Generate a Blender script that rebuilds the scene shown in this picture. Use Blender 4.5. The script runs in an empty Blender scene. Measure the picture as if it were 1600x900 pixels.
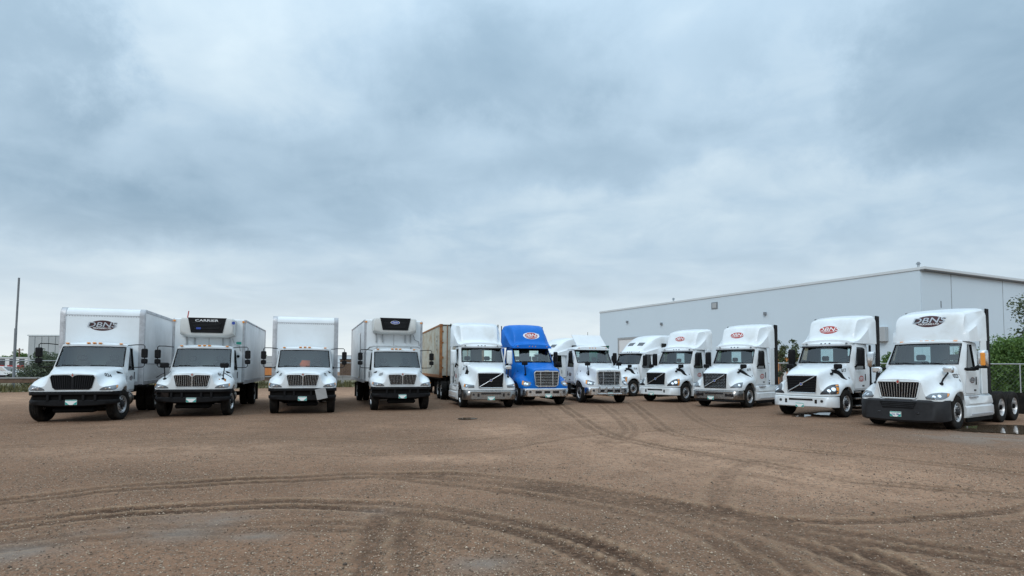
import bpy, bmesh, math, random
import numpy as np
from mathutils import Vector, Matrix
from mathutils.bvhtree import BVHTree
R = math.radians
random.seed(7); rng = np.random.default_rng(11)
scene = bpy.context.scene
COL = scene.collection

# ------------------------------------------------------------------ camera
FPX, HY, ROLL, VP, EYE = 941.0, 572.6, 0.0046, 47.0, 1.8
cd = bpy.data.cameras.new('camera'); cam = bpy.data.objects.new('camera', cd); COL.objects.link(cam)
cd.sensor_width = 36; cd.lens = FPX/1600*36; cd.clip_end = 6000; cd.clip_start = .1
cd.shift_y = (HY-VP-450)/1600
PITCH = math.atan(VP/FPX)
cam.matrix_world = Matrix.Translation((0, 0, EYE)) @ Matrix.Rotation(R(90)+PITCH, 4, 'X') @ Matrix.Rotation(ROLL, 4, 'Z')
scene.camera = cam

# ------------------------------------------------------------------ sky
SUN_EL, SUN_AZ = 38, 205          # azimuth clockwise from +Y (camera looks +Y): behind the camera, to the left
w = bpy.data.worlds.new('World'); scene.world = w; w.use_nodes = True
nt = w.node_tree; nt.nodes.clear()
def N(t, **k):
    n = nt.nodes.new(t)
    for a, b in k.items(): setattr(n, a, b)
    return n
def lk(a, b): nt.links.new(a, b)
def mth(op, a, b=None, c=None, clamp=False):
    n = N('ShaderNodeMath', operation=op, use_clamp=clamp)
    for i, q in enumerate((a, b, c)):
        if q is None: continue
        if isinstance(q, (int, float)): n.inputs[i].default_value = q
        else: lk(q, n.inputs[i])
    return n.outputs[0]
def mixc(fac, a, b):
    n = N('ShaderNodeMix', data_type='RGBA')
    for s, q in ((n.inputs[0], fac), (n.inputs[6], a), (n.inputs[7], b)):
        if isinstance(q, (int, float)): s.default_value = q
        elif isinstance(q, tuple): s.default_value = (*q, 1)
        else: lk(q, s)
    return n.outputs[2]
sky = N('ShaderNodeTexSky', sky_type='NISHITA'); sky.sun_disc = False
sky.sun_elevation = R(SUN_EL); sky.sun_rotation = R(SUN_AZ)
geo = N('ShaderNodeTexCoord')
sep = N('ShaderNodeSeparateXYZ'); lk(geo.outputs['Generated'], sep.inputs[0])
dx, dy, dz = sep.outputs
zz = mth('ADD', mth('MAXIMUM', dz, 0.0), 0.16)
cmb = N('ShaderNodeCombineXYZ'); lk(mth('DIVIDE', dx, zz), cmb.inputs[0]); lk(mth('DIVIDE', dy, zz), cmb.inputs[1]); cmb.inputs[2].default_value = 3.1
def noise(vec, scale, det, rough=.55, dist=0.0):
    n = N('ShaderNodeTexNoise'); n.inputs['Scale'].default_value = scale; n.inputs['Detail'].default_value = det
    n.inputs['Roughness'].default_value = rough; n.inputs['Distortion'].default_value = dist
    lk(vec, n.inputs['Vector']); return n
n_big = noise(cmb.outputs[0], 1.1, 5, .5, .25).outputs['Fac']
n_fine = noise(cmb.outputs[0], 2.6, 5, .5, .5).outputs['Fac']
warp = noise(geo.outputs['Generated'], 6.0, 8, .62)
wsep = N('ShaderNodeSeparateColor'); lk(warp.outputs['Color'], wsep.inputs[0])
az = mth('ADD', mth('ARCTAN2', dx, dy), mth('MULTIPLY', mth('SUBTRACT', wsep.outputs[0], .5), .42))
el = mth('ADD', mth('ARCSINE', dz), mth('MULTIPLY', mth('SUBTRACT', wsep.outputs[1], .5), .17))
lum = mth('ADD', mth('ADD', mth('MULTIPLY', n_big, .5), mth('MULTIPLY', n_fine, .56)), -.015)
# cloud banks seen in the photograph: (px, py, half width px, half height px, gain)
BANKS = [(0, 50, 120, 130, -.42), (90, 325, 230, 62, -.34), (260, 70, 210, 90, .12), (420, 255, 130, 50, -.14), (430, 340, 190, 45, -.15), (520, 235, 75, 45, -.14),
         (660, 40, 160, 60, -.10), (800, 110, 185, 82, -.38), (760, 195, 70, 30, .14), (950, 175, 90, 40, .12), (1000, 245, 230, 40, -.19), (1250, 100, 90, 75, .16),
         (1160, 60, 90, 70, -.08), (1540, 90, 230, 180, -.42), (1400, 225, 140, 35, -.14), (1110, 285, 150, 40, .14), (1450, 275, 160, 40, .15), (1430, 365, 170, 40, -.12), (720, 340, 110, 50, .14), (620, 300, 90, 40, -.12), (760, 400, 200, 40, -.08),
         (200, 400, 220, 40, .12), (930, 330, 140, 55, .12)]
for px, py, hw, hh, gain in BANKS:
    a0 = math.atan((px-800)/FPX); e0 = math.atan((HY-py)/FPX*math.cos(a0))
    sa = hw/FPX*math.cos(a0)**2; se = hh/FPX*math.cos(a0)
    q = mth('ADD', mth('POWER', mth('ABSOLUTE', mth('MULTIPLY', mth('SUBTRACT', az, a0), 1/sa)), 2.0), mth('POWER', mth('ABSOLUTE', mth('MULTIPLY', mth('SUBTRACT', el, e0), 1/se)), 2.0))
    lum = mth('ADD', lum, mth('MULTIPLY', mth('EXPONENT', mth('MULTIPLY', mth('POWER', q, 1.5), -.75)), gain*.80))
ramp = N('ShaderNodeValToRGB'); lk(lum, ramp.inputs[0])
cr = ramp.color_ramp; cr.elements[0].position = -.0; cr.elements[0].color = (.222, .332, .435, 1)
cr.elements[1].position = .79; cr.elements[1].color = (.605, .718, .790, 1)
e = cr.elements.new(.47); e.color = (.410, .540, .655, 1)
# brighter, whiter air low over the horizon
hz = mth('POWER', mth('SUBTRACT', 1.0, mth('MULTIPLY', mth('MAXIMUM', dz, 0.0), 4.2), clamp=True), 1.6)
hcol = mixc(mth('MULTIPLY', hz, .85), ramp.outputs[0], (.850, .890, .890))
# an overcast sky brightens steadily towards the zenith, above the picture
zen = mth('ADD', 1.0, mth('MULTIPLY', mth('POWER', mth('MAXIMUM', dz, 0.0), 2.6), 1.5))
vm = N('ShaderNodeVectorMath', operation='SCALE'); lk(hcol, vm.inputs[0]); lk(zen, vm.inputs['Scale'])
skym = N('ShaderNodeVectorMath', operation='SCALE'); lk(sky.outputs[0], skym.inputs[0]); skym.inputs['Scale'].default_value = .08
full = mixc(.95, skym.outputs[0], vm.outputs[0])
bg = N('ShaderNodeBackground'); lk(full, bg.inputs[0]); bg.inputs[1].default_value = .88
out = N('ShaderNodeOutputWorld'); lk(bg.outputs[0], out.inputs[0])

sd = bpy.data.lights.new('sun', 'SUN'); sun = bpy.data.objects.new('sun', sd); COL.objects.link(sun)
sd.energy = .9; sd.angle = R(26); sd.color = (1, .985, .96)
sdir = Vector((math.sin(R(SUN_AZ))*math.cos(R(SUN_EL)), math.cos(R(SUN_AZ))*math.cos(R(SUN_EL)), math.sin(R(SUN_EL))))
sun.rotation_euler = sdir.to_track_quat('Z', 'Y').to_euler()
sun.location = (0, 0, 30)
vs = scene.view_settings; vs.view_transform = 'Standard'; vs.look = 'None'; vs.exposure = 0.36; vs.gamma = 1; vs.use_curve_mapping = False
scene.cycles.max_bounces = 8; scene.cycles.transparent_max_bounces = 16; scene.cycles.caustics_reflective = False; scene.cycles.caustics_refractive = False

# ------------------------------------------------------------------ materials
MT = {}
def mat(name, col, rough=.5, metal=0.0, coat=0.0, var=0.0, vscale=3.0, bump=0.0, bscale=40.0, dirt=None, spec=.5, emit=None):
    m = bpy.data.materials.new(name); m.use_nodes = True; t = m.node_tree; b = t.nodes['Principled BSDF']
    b.inputs['Base Color'].default_value = (*col, 1); b.inputs['Roughness'].default_value = rough; b.inputs['Metallic'].default_value = metal
    b.inputs['Coat Weight'].default_value = coat; b.inputs['Coat Roughness'].default_value = .08; b.inputs['Specular IOR Level'].default_value = spec
    if var or dirt:
        tc = t.nodes.new('ShaderNodeTexCoord'); n = t.nodes.new('ShaderNodeTexNoise'); n.inputs['Scale'].default_value = vscale; n.inputs['Detail'].default_value = 7
        n.inputs['Roughness'].default_value = .62
        t.links.new(tc.outputs['Object'], n.inputs['Vector'])
        r = t.nodes.new('ShaderNodeValToRGB'); t.links.new(n.outputs['Fac'], r.inputs[0])
        d = dirt or tuple(c*(1-var) for c in col)
        r.color_ramp.elements[0].position = .30; r.color_ramp.elements[0].color = (*d, 1)
        r.color_ramp.elements[1].position = .62 if not dirt else .56; r.color_ramp.elements[1].color = (*col, 1)
        t.links.new(r.outputs[0], b.inputs['Base Color'])
        rr = t.nodes.new('ShaderNodeMapRange'); t.links.new(n.outputs['Fac'], rr.inputs[0]); rr.inputs[1].default_value = .3; rr.inputs[2].default_value = .65
        rr.inputs[3].default_value = min(1, rough+.25); rr.inputs[4].default_value = rough; t.links.new(rr.outputs[0], b.inputs['Roughness'])
    if bump:
        tc2 = t.nodes.new('ShaderNodeTexCoord'); n2 = t.nodes.new('ShaderNodeTexNoise'); n2.inputs['Scale'].default_value = bscale; n2.inputs['Detail'].default_value = 5
        t.links.new(tc2.outputs['Object'], n2.inputs['Vector'])
        bn = t.nodes.new('ShaderNodeBump'); bn.inputs['Strength'].default_value = bump; bn.inputs['Distance'].default_value = .02
        t.links.new(n2.outputs['Fac'], bn.inputs['Height']); t.links.new(bn.outputs[0], b.inputs['Normal'])
    MT[name] = m; return m
mat('white_paint', (.735, .785, .815), .32, coat=.5, var=.06, vscale=1.2, dirt=(.62, .645, .645))
mat('white_panel', (.73, .775, .80), .42, coat=.2, vscale=.8, dirt=(.66, .695, .71))
mat('box_side', (.70, .72, .74), .30, vscale=.7, dirt=(.63, .64, .64))
mat('blue_paint', (.0, .148, .57), .38, coat=.12, var=.1, spec=.25)
mat('chrome', (.68, .68, .68), .12, 1.0, var=.15, vscale=9)
mat('brushed', (.33, .32, .31), .16, .95, var=.25, vscale=6)
mat('alloy', (.66, .67, .68), .30, .85, var=.3, vscale=8)
mat('steel_white', (.72, .73, .73), .45, var=.3, vscale=7)
mat('alu_rail', (.50, .51, .53), .45, .55, var=.25, vscale=5)
mat('black_plastic', (.005, .005, .006), .55, var=.2, vscale=5, spec=.22)
mat('grey_plastic', (.023, .0235, .026), .55, var=.25, vscale=4, spec=.3)
mat('black_gloss', (.008, .008, .010), .18, coat=.4)
mat('chassis_black', (.006, .0055, .0055), .8, var=.3, vscale=4, spec=.12)
mat('grille_black', (.004, .004, .005), .6, spec=.12)
mat('rubber', (.012, .0115, .011), .85, vscale=5, dirt=(.034, .029, .025), bump=.25, bscale=60, spec=.15)
mat('interior', (.055, .055, .058), .8, var=.3)
mat('headliner', (.17, .18, .18), .9)
mat('seat_fabric', (.045, .045, .05), .9)
mat('amber', (.75, .26, .015), .3, coat=.5)
mat('red_lens', (.45, .02, .015), .3, coat=.5)
mat('lens', (.13, .145, .16), .18, .25, coat=.6)
mat('lens_dark', (.035, .038, .045), .15, .2, coat=.5)
mat('bulb', (.85, .87, .9), .08, .9, coat=1.0)
mat('logo_red', (.42, .035, .025), .45)
mat('logo_dark', (.055, .012, .014), .40)
mat('logo_white', (.82, .83, .84), .4)
mat('logo_silver', (.46, .49, .53), .35, .3)
mat('decal_black', (.02, .02, .022), .5)
mat('plate', (.80, .82, .80), .5)
mat('plate_teal', (.02, .33, .29), .5)
mat('orange_fabric', (.85, .13, .02), .8)
mat('rust', (.34, .15, .055), .85, vscale=4, dirt=(.15, .055, .025), bump=.3, bscale=25)
mat('rusty_cream', (.45, .46, .40), .65, vscale=1.6, dirt=(.33, .25, .16), bump=.1, bscale=15)
mat('green_box', (.012, .105, .070), .5, var=.3)
mat('reefer_grey', (.60, .61, .59), .5, var=.1)
mat('sticker_blue', (.03, .07, .33), .4)
mat('sticker_green', (.01, .30, .22), .4)
mat('rust_stain', (.40, .17, .04), .8)
mat('grey_board', (.34, .34, .34), .7, var=.15)
mat('galv', (.44, .46, .47), .5, .4, var=.2)
mat('pole_grey', (.20, .22, .235), .55, var=.2)
mat('timber', (.20, .125, .085), .85, var=.35, vscale=3)
mat('concrete', (.36, .35, .335), .9, var=.25, vscale=1.5, bump=.2, bscale=10)
mat('earth', (.155, .10, .07), .95, var=.45, vscale=1.5, bump=.4, bscale=6)
mat('cladding', (.62, .72, .79), .55, var=.04, vscale=.12)
mat('cladding_trim', (.63, .67, .69), .5)
mat('seam', (.20, .22, .24), .6)
mat('far_grey', (.42, .44, .45), .7, var=.08, vscale=.3)
mat('far_white', (.72, .73, .73), .6)
mat('far_dark', (.04, .042, .05), .5)
mat('far_red', (.36, .03, .03), .5)
mat('far_orange', (.62, .24, .07), .7)
mat('car_white', (.75, .76, .77), .25, coat=.6)
mat('bark', (.085, .06, .045), .9, var=.3)
def leafmat(name, c1, c2):
    m = mat(name, c1, .6); t = m.node_tree; b = t.nodes['Principled BSDF']
    at = t.nodes.new('ShaderNodeAttribute'); at.attribute_name = 'tone'
    r = t.nodes.new('ShaderNodeMix'); r.data_type = 'RGBA'; r.inputs[6].default_value = (*c1, 1); r.inputs[7].default_value = (*c2, 1)
    t.links.new(at.outputs['Fac'], r.inputs[0]); t.links.new(r.outputs[2], b.inputs['Base Color'])
    tr = t.nodes.new('ShaderNodeBsdfTranslucent'); t.links.new(r.outputs[2], tr.inputs[0])
    mx = t.nodes.new('ShaderNodeMixShader'); mx.inputs[0].default_value = .3
    t.links.new(b.outputs[0], mx.inputs[1]); t.links.new(tr.outputs[0], mx.inputs[2])
    t.links.new(mx.outputs[0], t.nodes['Material Output'].inputs[0]); return m
leafmat('leaf_dark', (.046, .105, .026), (.160, .265, .060))
leafmat('leaf_olive', (.045, .070, .030), (.125, .150, .065))
leafmat('leaf_willow', (.055, .085, .050), (.150, .175, .105))
leafmat('grass', (.095, .085, .035), (.165, .155, .060))
def glassmat(name, tint, refl):
    m = bpy.data.materials.new(name); m.use_nodes = True; t = m.node_tree; t.nodes.clear()
    o = t.nodes.new('ShaderNodeOutputMaterial'); tr = t.nodes.new('ShaderNodeBsdfTransparent'); tr.inputs[0].default_value = (*tint, 1)
    g = t.nodes.new('ShaderNodeBsdfGlossy'); g.inputs[0].default_value = (.95, .98, 1, 1); g.inputs['Roughness'].default_value = .03
    f = t.nodes.new('ShaderNodeFresnel'); f.inputs[0].default_value = 1.52
    a = t.nodes.new('ShaderNodeMath'); a.operation = 'ADD'; a.inputs[1].default_value = refl; t.links.new(f.outputs[0], a.inputs[0])
    x = t.nodes.new('ShaderNodeMixShader'); t.links.new(a.outputs[0], x.inputs[0]); t.links.new(tr.outputs[0], x.inputs[1]); t.links.new(g.outputs[0], x.inputs[2])
    t.links.new(x.outputs[0], o.inputs[0]); MT[name] = m
glassmat('glass', (.74, .86, .85), .035)
glassmat('glass_dark', (.06, .08, .085), .01)

# ------------------------------------------------------------------ mesh helpers
class G:
    def __init__(s): s.v = []; s.f = []
    def add(s, v, f):
        o = len(s.v); s.v += [tuple(p) for p in v]; s.f += [tuple(i+o for i in q) for q in f]; return s
    def box(s, x0, x1, y0, y1, z0, z1, b=0.0):
        x0, x1 = sorted((x0, x1)); y0, y1 = sorted((y0, y1)); z0, z1 = sorted((z0, z1))
        b = min(b, (x1-x0)*.45, (y1-y0)*.45, (z1-z0)*.45)
        if b <= 0:
            return s.add([(x, y, z) for x in (x0, x1) for y in (y0, y1) for z in (z0, z1)],
                         [(0, 1, 3, 2), (4, 6, 7, 5), (0, 4, 5, 1), (2, 3, 7, 6), (0, 2, 6, 4), (1, 5, 7, 3)])
        V = []; ix = {}
        for sx in (0, 1):
            for sy in (0, 1):
                for sz in (0, 1):
                    X = (x0, x1)[sx]; Y = (y0, y1)[sy]; Z = (z0, z1)[sz]
                    xi = X+(b if sx == 0 else -b); yi = Y+(b if sy == 0 else -b); zi = Z+(b if sz == 0 else -b)
                    for k, p in enumerate(((X, yi, zi), (xi, Y, zi), (xi, yi, Z))):
                        ix[sx, sy, sz, k] = len(V); V.append(p)
        F = []
        for a in (0, 1):
            F.append([ix[a, 0, 0, 0], ix[a, 1, 0, 0], ix[a, 1, 1, 0], ix[a, 0, 1, 0]])
            F.append([ix[0, a, 0, 1], ix[1, a, 0, 1], ix[1, a, 1, 1], ix[0, a, 1, 1]])
            F.append([ix[0, 0, a, 2], ix[1, 0, a, 2], ix[1, 1, a, 2], ix[0, 1, a, 2]])
            for c in (0, 1):
                F.append([ix[a, c, 0, 0], ix[a, c, 1, 0], ix[a, c, 1, 1], ix[a, c, 0, 1]])
                F.append([ix[a, 0, c, 0], ix[a, 1, c, 0], ix[a, 1, c, 2], ix[a, 0, c, 2]])
                F.append([ix[0, a, c, 1], ix[1, a, c, 1], ix[1, a, c, 2], ix[0, a, c, 2]])
                for d in (0, 1): F.append([ix[a, c, d, 0], ix[a, c, d, 1], ix[a, c, d, 2]])
        return s.add(V, F)
    def cyl(s, p0, p1, r, n=12, r1=None):
        return s.tube([p0, p1], r, n, r1)
    def tube(s, path, r, n=8, r1=None, cap=True):
        P = [Vector(p) for p in path]; rings = []
        up = Vector((0, 0, 1))
        for i, p in enumerate(P):
            d = (P[min(i+1, len(P)-1)]-P[max(i-1, 0)]).normalized()
            a = d.cross(up if abs(d.z) < .9 else Vector((1, 0, 0))).normalized(); b = d.cross(a)
            rr = r if r1 is None else r+(r1-r)*i/(len(P)-1)
            rings.append([p+a*(rr*math.cos(2*math.pi*k/n))+b*(rr*math.sin(2*math.pi*k/n)) for k in range(n)])
        return s.loft(rings, True, cap, cap)
    def loft(s, rings, closed=False, cap0=False, cap1=False):
        n = len(rings[0]); V = [p for r in rings for p in r]; F = []
        for i in range(len(rings)-1):
            for j in range(n if closed else n-1):
                k = (j+1) % n; F.append((i*n+j, i*n+k, (i+1)*n+k, (i+1)*n+j))
        if cap0: F.append(tuple(range(n)))
        if cap1: F.append(tuple((len(rings)-1)*n+j for j in range(n)))
        return s.add(V, F)
    def lathe(s, prof, n=32, c=(0, 0, 0)):     # axis = y, profile (r, y)
        rings = [[(c[0]+r*math.cos(2*math.pi*k/n), c[1]+y, c[2]+r*math.sin(2*math.pi*k/n)) for k in range(n)] for r, y in prof]
        return s.loft(rings, True)
    def prism(s, poly, axis, a, b):              # polygon extruded along axis
        def P(u, v, t): return {'x': (t, u, v), 'y': (u, t, v), 'z': (u, v, t)}[axis]
        n = len(poly)
        return s.add([P(u, v, a) for u, v in poly]+[P(u, v, b) for u, v in poly],
                     [tuple(range(n)), tuple(range(2*n-1, n-1, -1))]+[(i, (i+1) % n, n+(i+1) % n, n+i) for i in range(n)])
    def mir(s):
        n = len(s.v); s.v += [(x, -y, z) for x, y, z in s.v]; s.f += [tuple(reversed([i+n for i in q])) for q in s.f]; return s
    def flip(s):
        s.v = [(x, -y, z) for x, y, z in s.v]; s.f = [tuple(reversed(q)) for q in s.f]; return s
    def mesh(s, name, m, smooth=35):
        bm = bmesh.new()
        vv = [bm.verts.new(p) for p in s.v]
        for q in s.f:
            if len(set(q)) > 2:
                try: bm.faces.new([vv[i] for i in q])
                except ValueError: pass
        bmesh.ops.remove_doubles(bm, verts=bm.verts, dist=1e-4)
        bmesh.ops.recalc_face_normals(bm, faces=bm.faces)
        me = bpy.data.meshes.new(name); bm.to_mesh(me); bm.free()
        me.materials.append(MT[m])
        if smooth:
            me.polygons.foreach_set('use_smooth', [True]*len(me.polygons)); me.set_sharp_from_angle(angle=R(smooth))
        return me
    def obj(s, name, m, parent=None, smooth=35, loc=None, rot=None):
        return link(name, s.mesh(name, m, smooth), parent, loc, rot)
    def bvh(s): return BVHTree.FromPolygons([Vector(p) for p in s.v], s.f)
def link(name, me, parent=None, loc=None, rot=None):
    o = bpy.data.objects.new(name, me); COL.objects.link(o)
    if parent is not None: o.parent = parent
    if loc is not None: o.location = loc
    if rot is not None: o.rotation_euler = rot
    return o
def thing(name, label, cat, loc=(0, 0, 0), rz=0.0, group=None):
    o = link(name, None, None, loc, (0, 0, rz)); o.empty_display_size = .3
    o['label'] = label; o['category'] = cat
    if group: o['group'] = group
    return o
def tag(o, label, cat, group=None):
    o['label'] = label; o['category'] = cat
    if group: o['group'] = group
    return o
def structure(o): o['kind'] = 'structure'; return o
def stuff(o): o['kind'] = 'stuff'; return o

def ray_px(x, y):
    u = x-800; v = y-HY
    cr_, sr_ = math.cos(ROLL), math.sin(ROLL); u, v = u*cr_+v*sr_, -u*sr_+v*cr_
    v = v+VP
    c, s_ = math.cos(PITCH), math.sin(PITCH); zc = -v/FPX
    return Vector((u/FPX, c-zc*s_, s_+zc*c))
def at_ground(x, y, z=0.0):
    d = ray_px(x, y); t = (z-EYE)/d.z; return Vector((d.x*t, d.y*t, z))
def at_depth(x, y, Y):
    d = ray_px(x, y); t = Y/d.y; return Vector((d.x*t, Y, EYE+d.z*t))

def catmull(P, n):
    P = np.array(P, float); m = len(P); o = []
    for i in range(m-1):
        p0 = P[max(i-1, 0)]; p1 = P[i]; p2 = P[i+1]; p3 = P[min(i+2, m-1)]
        for k in range(n):
            t = k/n; o.append(.5*((2*p1)+(-p0+p2)*t+(2*p0-5*p1+4*p2-p3)*t*t+(-p0+3*p1-3*p2+p3)*t**3))
    o.append(P[-1]); return np.array(o)
TEXT = {}
def text2d(s, bold=.0, shear=0.0):
    k = (s, bold, shear)
    if k not in TEXT:
        c = bpy.data.curves.new('t', 'FONT'); c.body = s; c.align_x = 'CENTER'; c.align_y = 'CENTER'; c.size = 1; c.resolution_u = 3; c.offset = bold; c.shear = shear
        o = bpy.data.objects.new('t', c); COL.objects.link(o); dg = bpy.context.evaluated_depsgraph_get(); dg.update()
        me = bpy.data.meshes.new_from_object(o.evaluated_get(dg))
        V = [(v.co.x, v.co.y) for v in me.vertices]; F = [tuple(p.vertices) for p in me.polygons]
        bpy.data.objects.remove(o); bpy.data.curves.remove(c); bpy.data.meshes.remove(me)
        if V:
            xs = [p[0] for p in V]; ys = [p[1] for p in V]; cx = (min(xs)+max(xs))/2; cy = (min(ys)+max(ys))/2
            h = max(ys)-min(ys); V = [((x-cx)/h, (y-cy)/h) for x, y in V]
        TEXT[k] = (V, F)
    return TEXT[k]
class Frame:       # a decal plane: origin, axes, and the surface it lies on
    def __init__(s, O, Nn, bvh=None, up=(0, 0, 1)):
        s.O = Vector(O); s.N = Vector(Nn).normalized(); s.U = Vector(up).cross(s.N).normalized(); s.V = s.N.cross(s.U); s.b = bvh
    def p(s, u, v, off):
        q = s.O+s.U*u+s.V*v
        if s.b:
            h = s.b.ray_cast(q+s.N*.8, -s.N, 1.6)
            if h[0] is not None: return h[0]+s.N*off
        return q+s.N*off
def lay_text(fr, txt, height, m, parent, name='lettering', off=.008, du=0, dv=0, bold=.02, shear=0.0, stretch=1.0):
    V, F = text2d(txt, bold, shear); g = G()
    g.add([fr.p(du+u*height*stretch, dv+v*height, off) for u, v in V], F)
    return g.obj(name, m, parent, smooth=0)
def lay_ellipse(fr, a, b, m, parent, name, off=.005, du=0, dv=0, n=28, rings=4):
    g = G(); V = [fr.p(du, dv, off)]; F = []
    for r in range(1, rings+1):
        for k in range(n):
            t = 2*math.pi*k/n; V.append(fr.p(du+a*r/rings*math.cos(t), dv+b*r/rings*math.sin(t), off))
    for k in range(n): F.append((0, 1+k, 1+(k+1) % n))
    for r in range(rings-1):
        for k in range(n):
            F.append((1+r*n+k, 1+(r+1)*n+k, 1+(r+1)*n+(k+1) % n, 1+r*n+(k+1) % n))
    g.add(V, F); return g.obj(name, m, parent)
def lay_patch(fr, top, bot, m, parent, name, off=.012, nu=8, nv=4, skirt=.03, smooth=50):
    # outline by an upper and a lower polyline (same count), laid over the surface, with a turned-in edge
    T = catmull(top, nu) if len(top) > 2 else np.linspace(top[0], top[1], nu+1); B = catmull(bot, nu) if len(bot) > 2 else np.linspace(bot[0], bot[1], nu+1)
    g = G(); rows = []
    for j in range(nv+1):
        t = j/nv; rows.append([fr.p(*(T[i]*(1-t)+B[i]*t), off) for i in range(len(T))])
    g.loft(rows)
    if skirt:
        n = len(T); edge = rows[0]+[rows[j][-1] for j in range(1, nv+1)]+rows[-1][::-1][1:]+[rows[j][0] for j in range(nv-1, 0, -1)]
        g.loft([edge, [q-fr.N*skirt for q in edge]], True)
    return g.obj(name, m, parent, smooth)
def logo(fr, width, parent, style, nm='logo'):
    a, b = width*.40, width*.185
    if style == 'blue':
        lay = lay_ellipse(fr, width*.47, width*.205, 'logo_white', parent, nm, .005)
        lay_ellipse(fr, a*.93, b, 'logo_red', lay, 'oval', .010); col = 'logo_white'
    elif style == 'dark':
        lay = lay_ellipse(fr, a, b, 'logo_dark', parent, nm, .005); col = 'logo_silver'
    else:
        lay = lay_ellipse(fr, a, b, 'logo_red', parent, nm, .005); col = 'logo_white'
    if style == 'dark':
        lay_text(fr, 'DBNS', width*.180, 'decal_black', lay, 'lettering_shadow', .009, .010, width*.022, .035, .22, 1.42)
    lay_text(fr, 'DBNS', width*.180, col, lay, 'lettering', .014, 0, width*.032, .010, .22, 1.42)
    lay_text(fr, 'TRUCKING LTD.', width*.055, 'logo_white', lay, 'small_lettering', .014, 0, -width*.095, .02, 0, 1.05)
    return lay

# ------------------------------------------------------------------ ground
TRACKS = [  # pixel polyline, tyre width, spacing of a double tyre (0 single), strength
 ([(-60, 832), (60, 815), (200, 801), (380, 789), (520, 786), (660, 795), (800, 820), (900, 851), (990, 893), (1060, 940)], .26, .34, 1.0),
 ([(-60, 790), (60, 776), (200, 762), (400, 750), (560, 742), (700, 742), (850, 760), (1000, 786), (1200, 820), (1400, 850), (1640, 885)], .24, .32, .75),
 ([(700, 742), (850, 757), (980, 776), (1150, 812), (1330, 866), (1430, 910)], .28, .36, .8),
 ([(868, 628), (905, 652), (945, 676), (1020, 696), (1150, 715), (1300, 745), (1450, 760), (1640, 778)], .22, .30, .6),
 ([(985, 628), (1015, 652), (1050, 676), (1130, 690), (1280, 705), (1450, 725), (1640, 745)], .22, .30, .52),
 ([(940, 632), (965, 650), (985, 672), (960, 692)], .22, .3, .4),
 ([(760, 706), (860, 690), (940, 679), (1100, 669), (1300, 664), (1420, 664)], .22, 0, .4),
 ([(610, 930), (604, 880), (606, 840), (616, 806)], .26, .34, .6),
 ([(668, 930), (655, 880), (650, 840), (652, 806)], .20, 0, .35),
 ([(1640, 786), (1530, 800), (1420, 809), (1290, 814), (1180, 806), (1120, 790)], .24, 0, .75),
 ([(1190, 716), (1150, 732), (1128, 756), (1118, 786)], .3, 0, .35),
 ([(-40, 700), (200, 690), (400, 684), (650, 690), (800, 680)], .3, .4, .22),
 ([(250, 700), (500, 712), (760, 704), (840, 692)], .26, 0, .25),
 ([(830, 628), (880, 664), (990, 706), (1180, 742), (1400, 790), (1640, 840)], .20, .28, .24),
 ([(1060, 628), (1085, 652), (1150, 676), (1300, 690), (1640, 712)], .20, .28, .28),
 ([(-40, 860), (160, 838), (360, 826), (560, 822), (700, 838), (820, 872), (880, 910)], .22, .3, .35),
 ([(620, 742), (820, 766), (1000, 800), (1120, 838), (1240, 905)], .24, .32, .6),
 ([(1640, 810), (1400, 836), (1150, 830), (900, 790), (700, 750)], .2, 0, .3),
]
def axis(lo, hi, step, far, grow=1.18):
    a = list(np.arange(lo, hi+1e-6, step)); d = step
    p = a[-1]
    while p < far: d *= grow; p += d; a.append(p)
    d = step; p = a[0]; b = []
    while p > -far: d *= grow; p -= d; b.append(p)
    return np.array(b[::-1]+a)
gx = axis(-17, 19, .085, 3000); gy = axis(3.5, 24, .075, 3000)
GX, GY = np.meshgrid(gx, gy)
trk = np.zeros_like(GX); dep = np.zeros_like(GX); brm = np.zeros_like(GX)
near = (np.abs(GX) < 40) & (GY > 2) & (GY < 40)
ax_, ay_ = GX[near], GY[near]; tv = np.zeros_like(ax_); dv_ = np.zeros_like(ax_); bv = np.zeros_like(ax_)
wob = np.sin(ax_*2.3+np.sin(ay_*1.7)*1.3)*.5+np.sin(ay_*3.1+ax_*.8)*.5
for pts, tw, sp, st in TRACKS:
    W = catmull([(p.x, p.y) for p in (at_ground(*q) for q in pts)], 10)
    dist = np.full(ax_.shape, 1e9); sgn = np.zeros_like(ax_)
    for i in range(len(W)-1):
        a = W[i]; d = W[i+1]-a; L = float(np.hypot(*d))
        if L < 1e-6: continue
        px, py = ax_-a[0], ay_-a[1]; t = np.clip((px*d[0]+py*d[1])/L**2, 0, 1)
        ex, ey = px-t*d[0], py-t*d[1]; q = np.hypot(ex, ey); m = q < dist
        dist[m] = q[m]; sgn[m] = np.sign(d[0]*py[m]-d[1]*px[m])
    s = dist*sgn
    fade = np.clip(.85+.35*wob, .3, 1.15)*min(1.2, st*1.25)
    for c in ((-sp/2, sp/2) if sp else (0,)):
        r = np.abs(s-c)/(tw/2)
        body = np.clip(1.3-r**3, 0, 1)*(.72+.28*np.clip(r, 0, 1)**2)
        tv = np.maximum(tv, body*fade)
        dv_ = np.minimum(dv_, -.018*body*fade)
        berm = np.exp(-((r-1.45)/.3)**2)*fade*.014; dv_ = dv_+berm*(dv_ > -.004); bv = np.maximum(bv, berm/.014)
trk[near] = tv; dep[near] = dv_*1.5; brm[near] = bv*(1-np.clip(tv, 0, 1))
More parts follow.
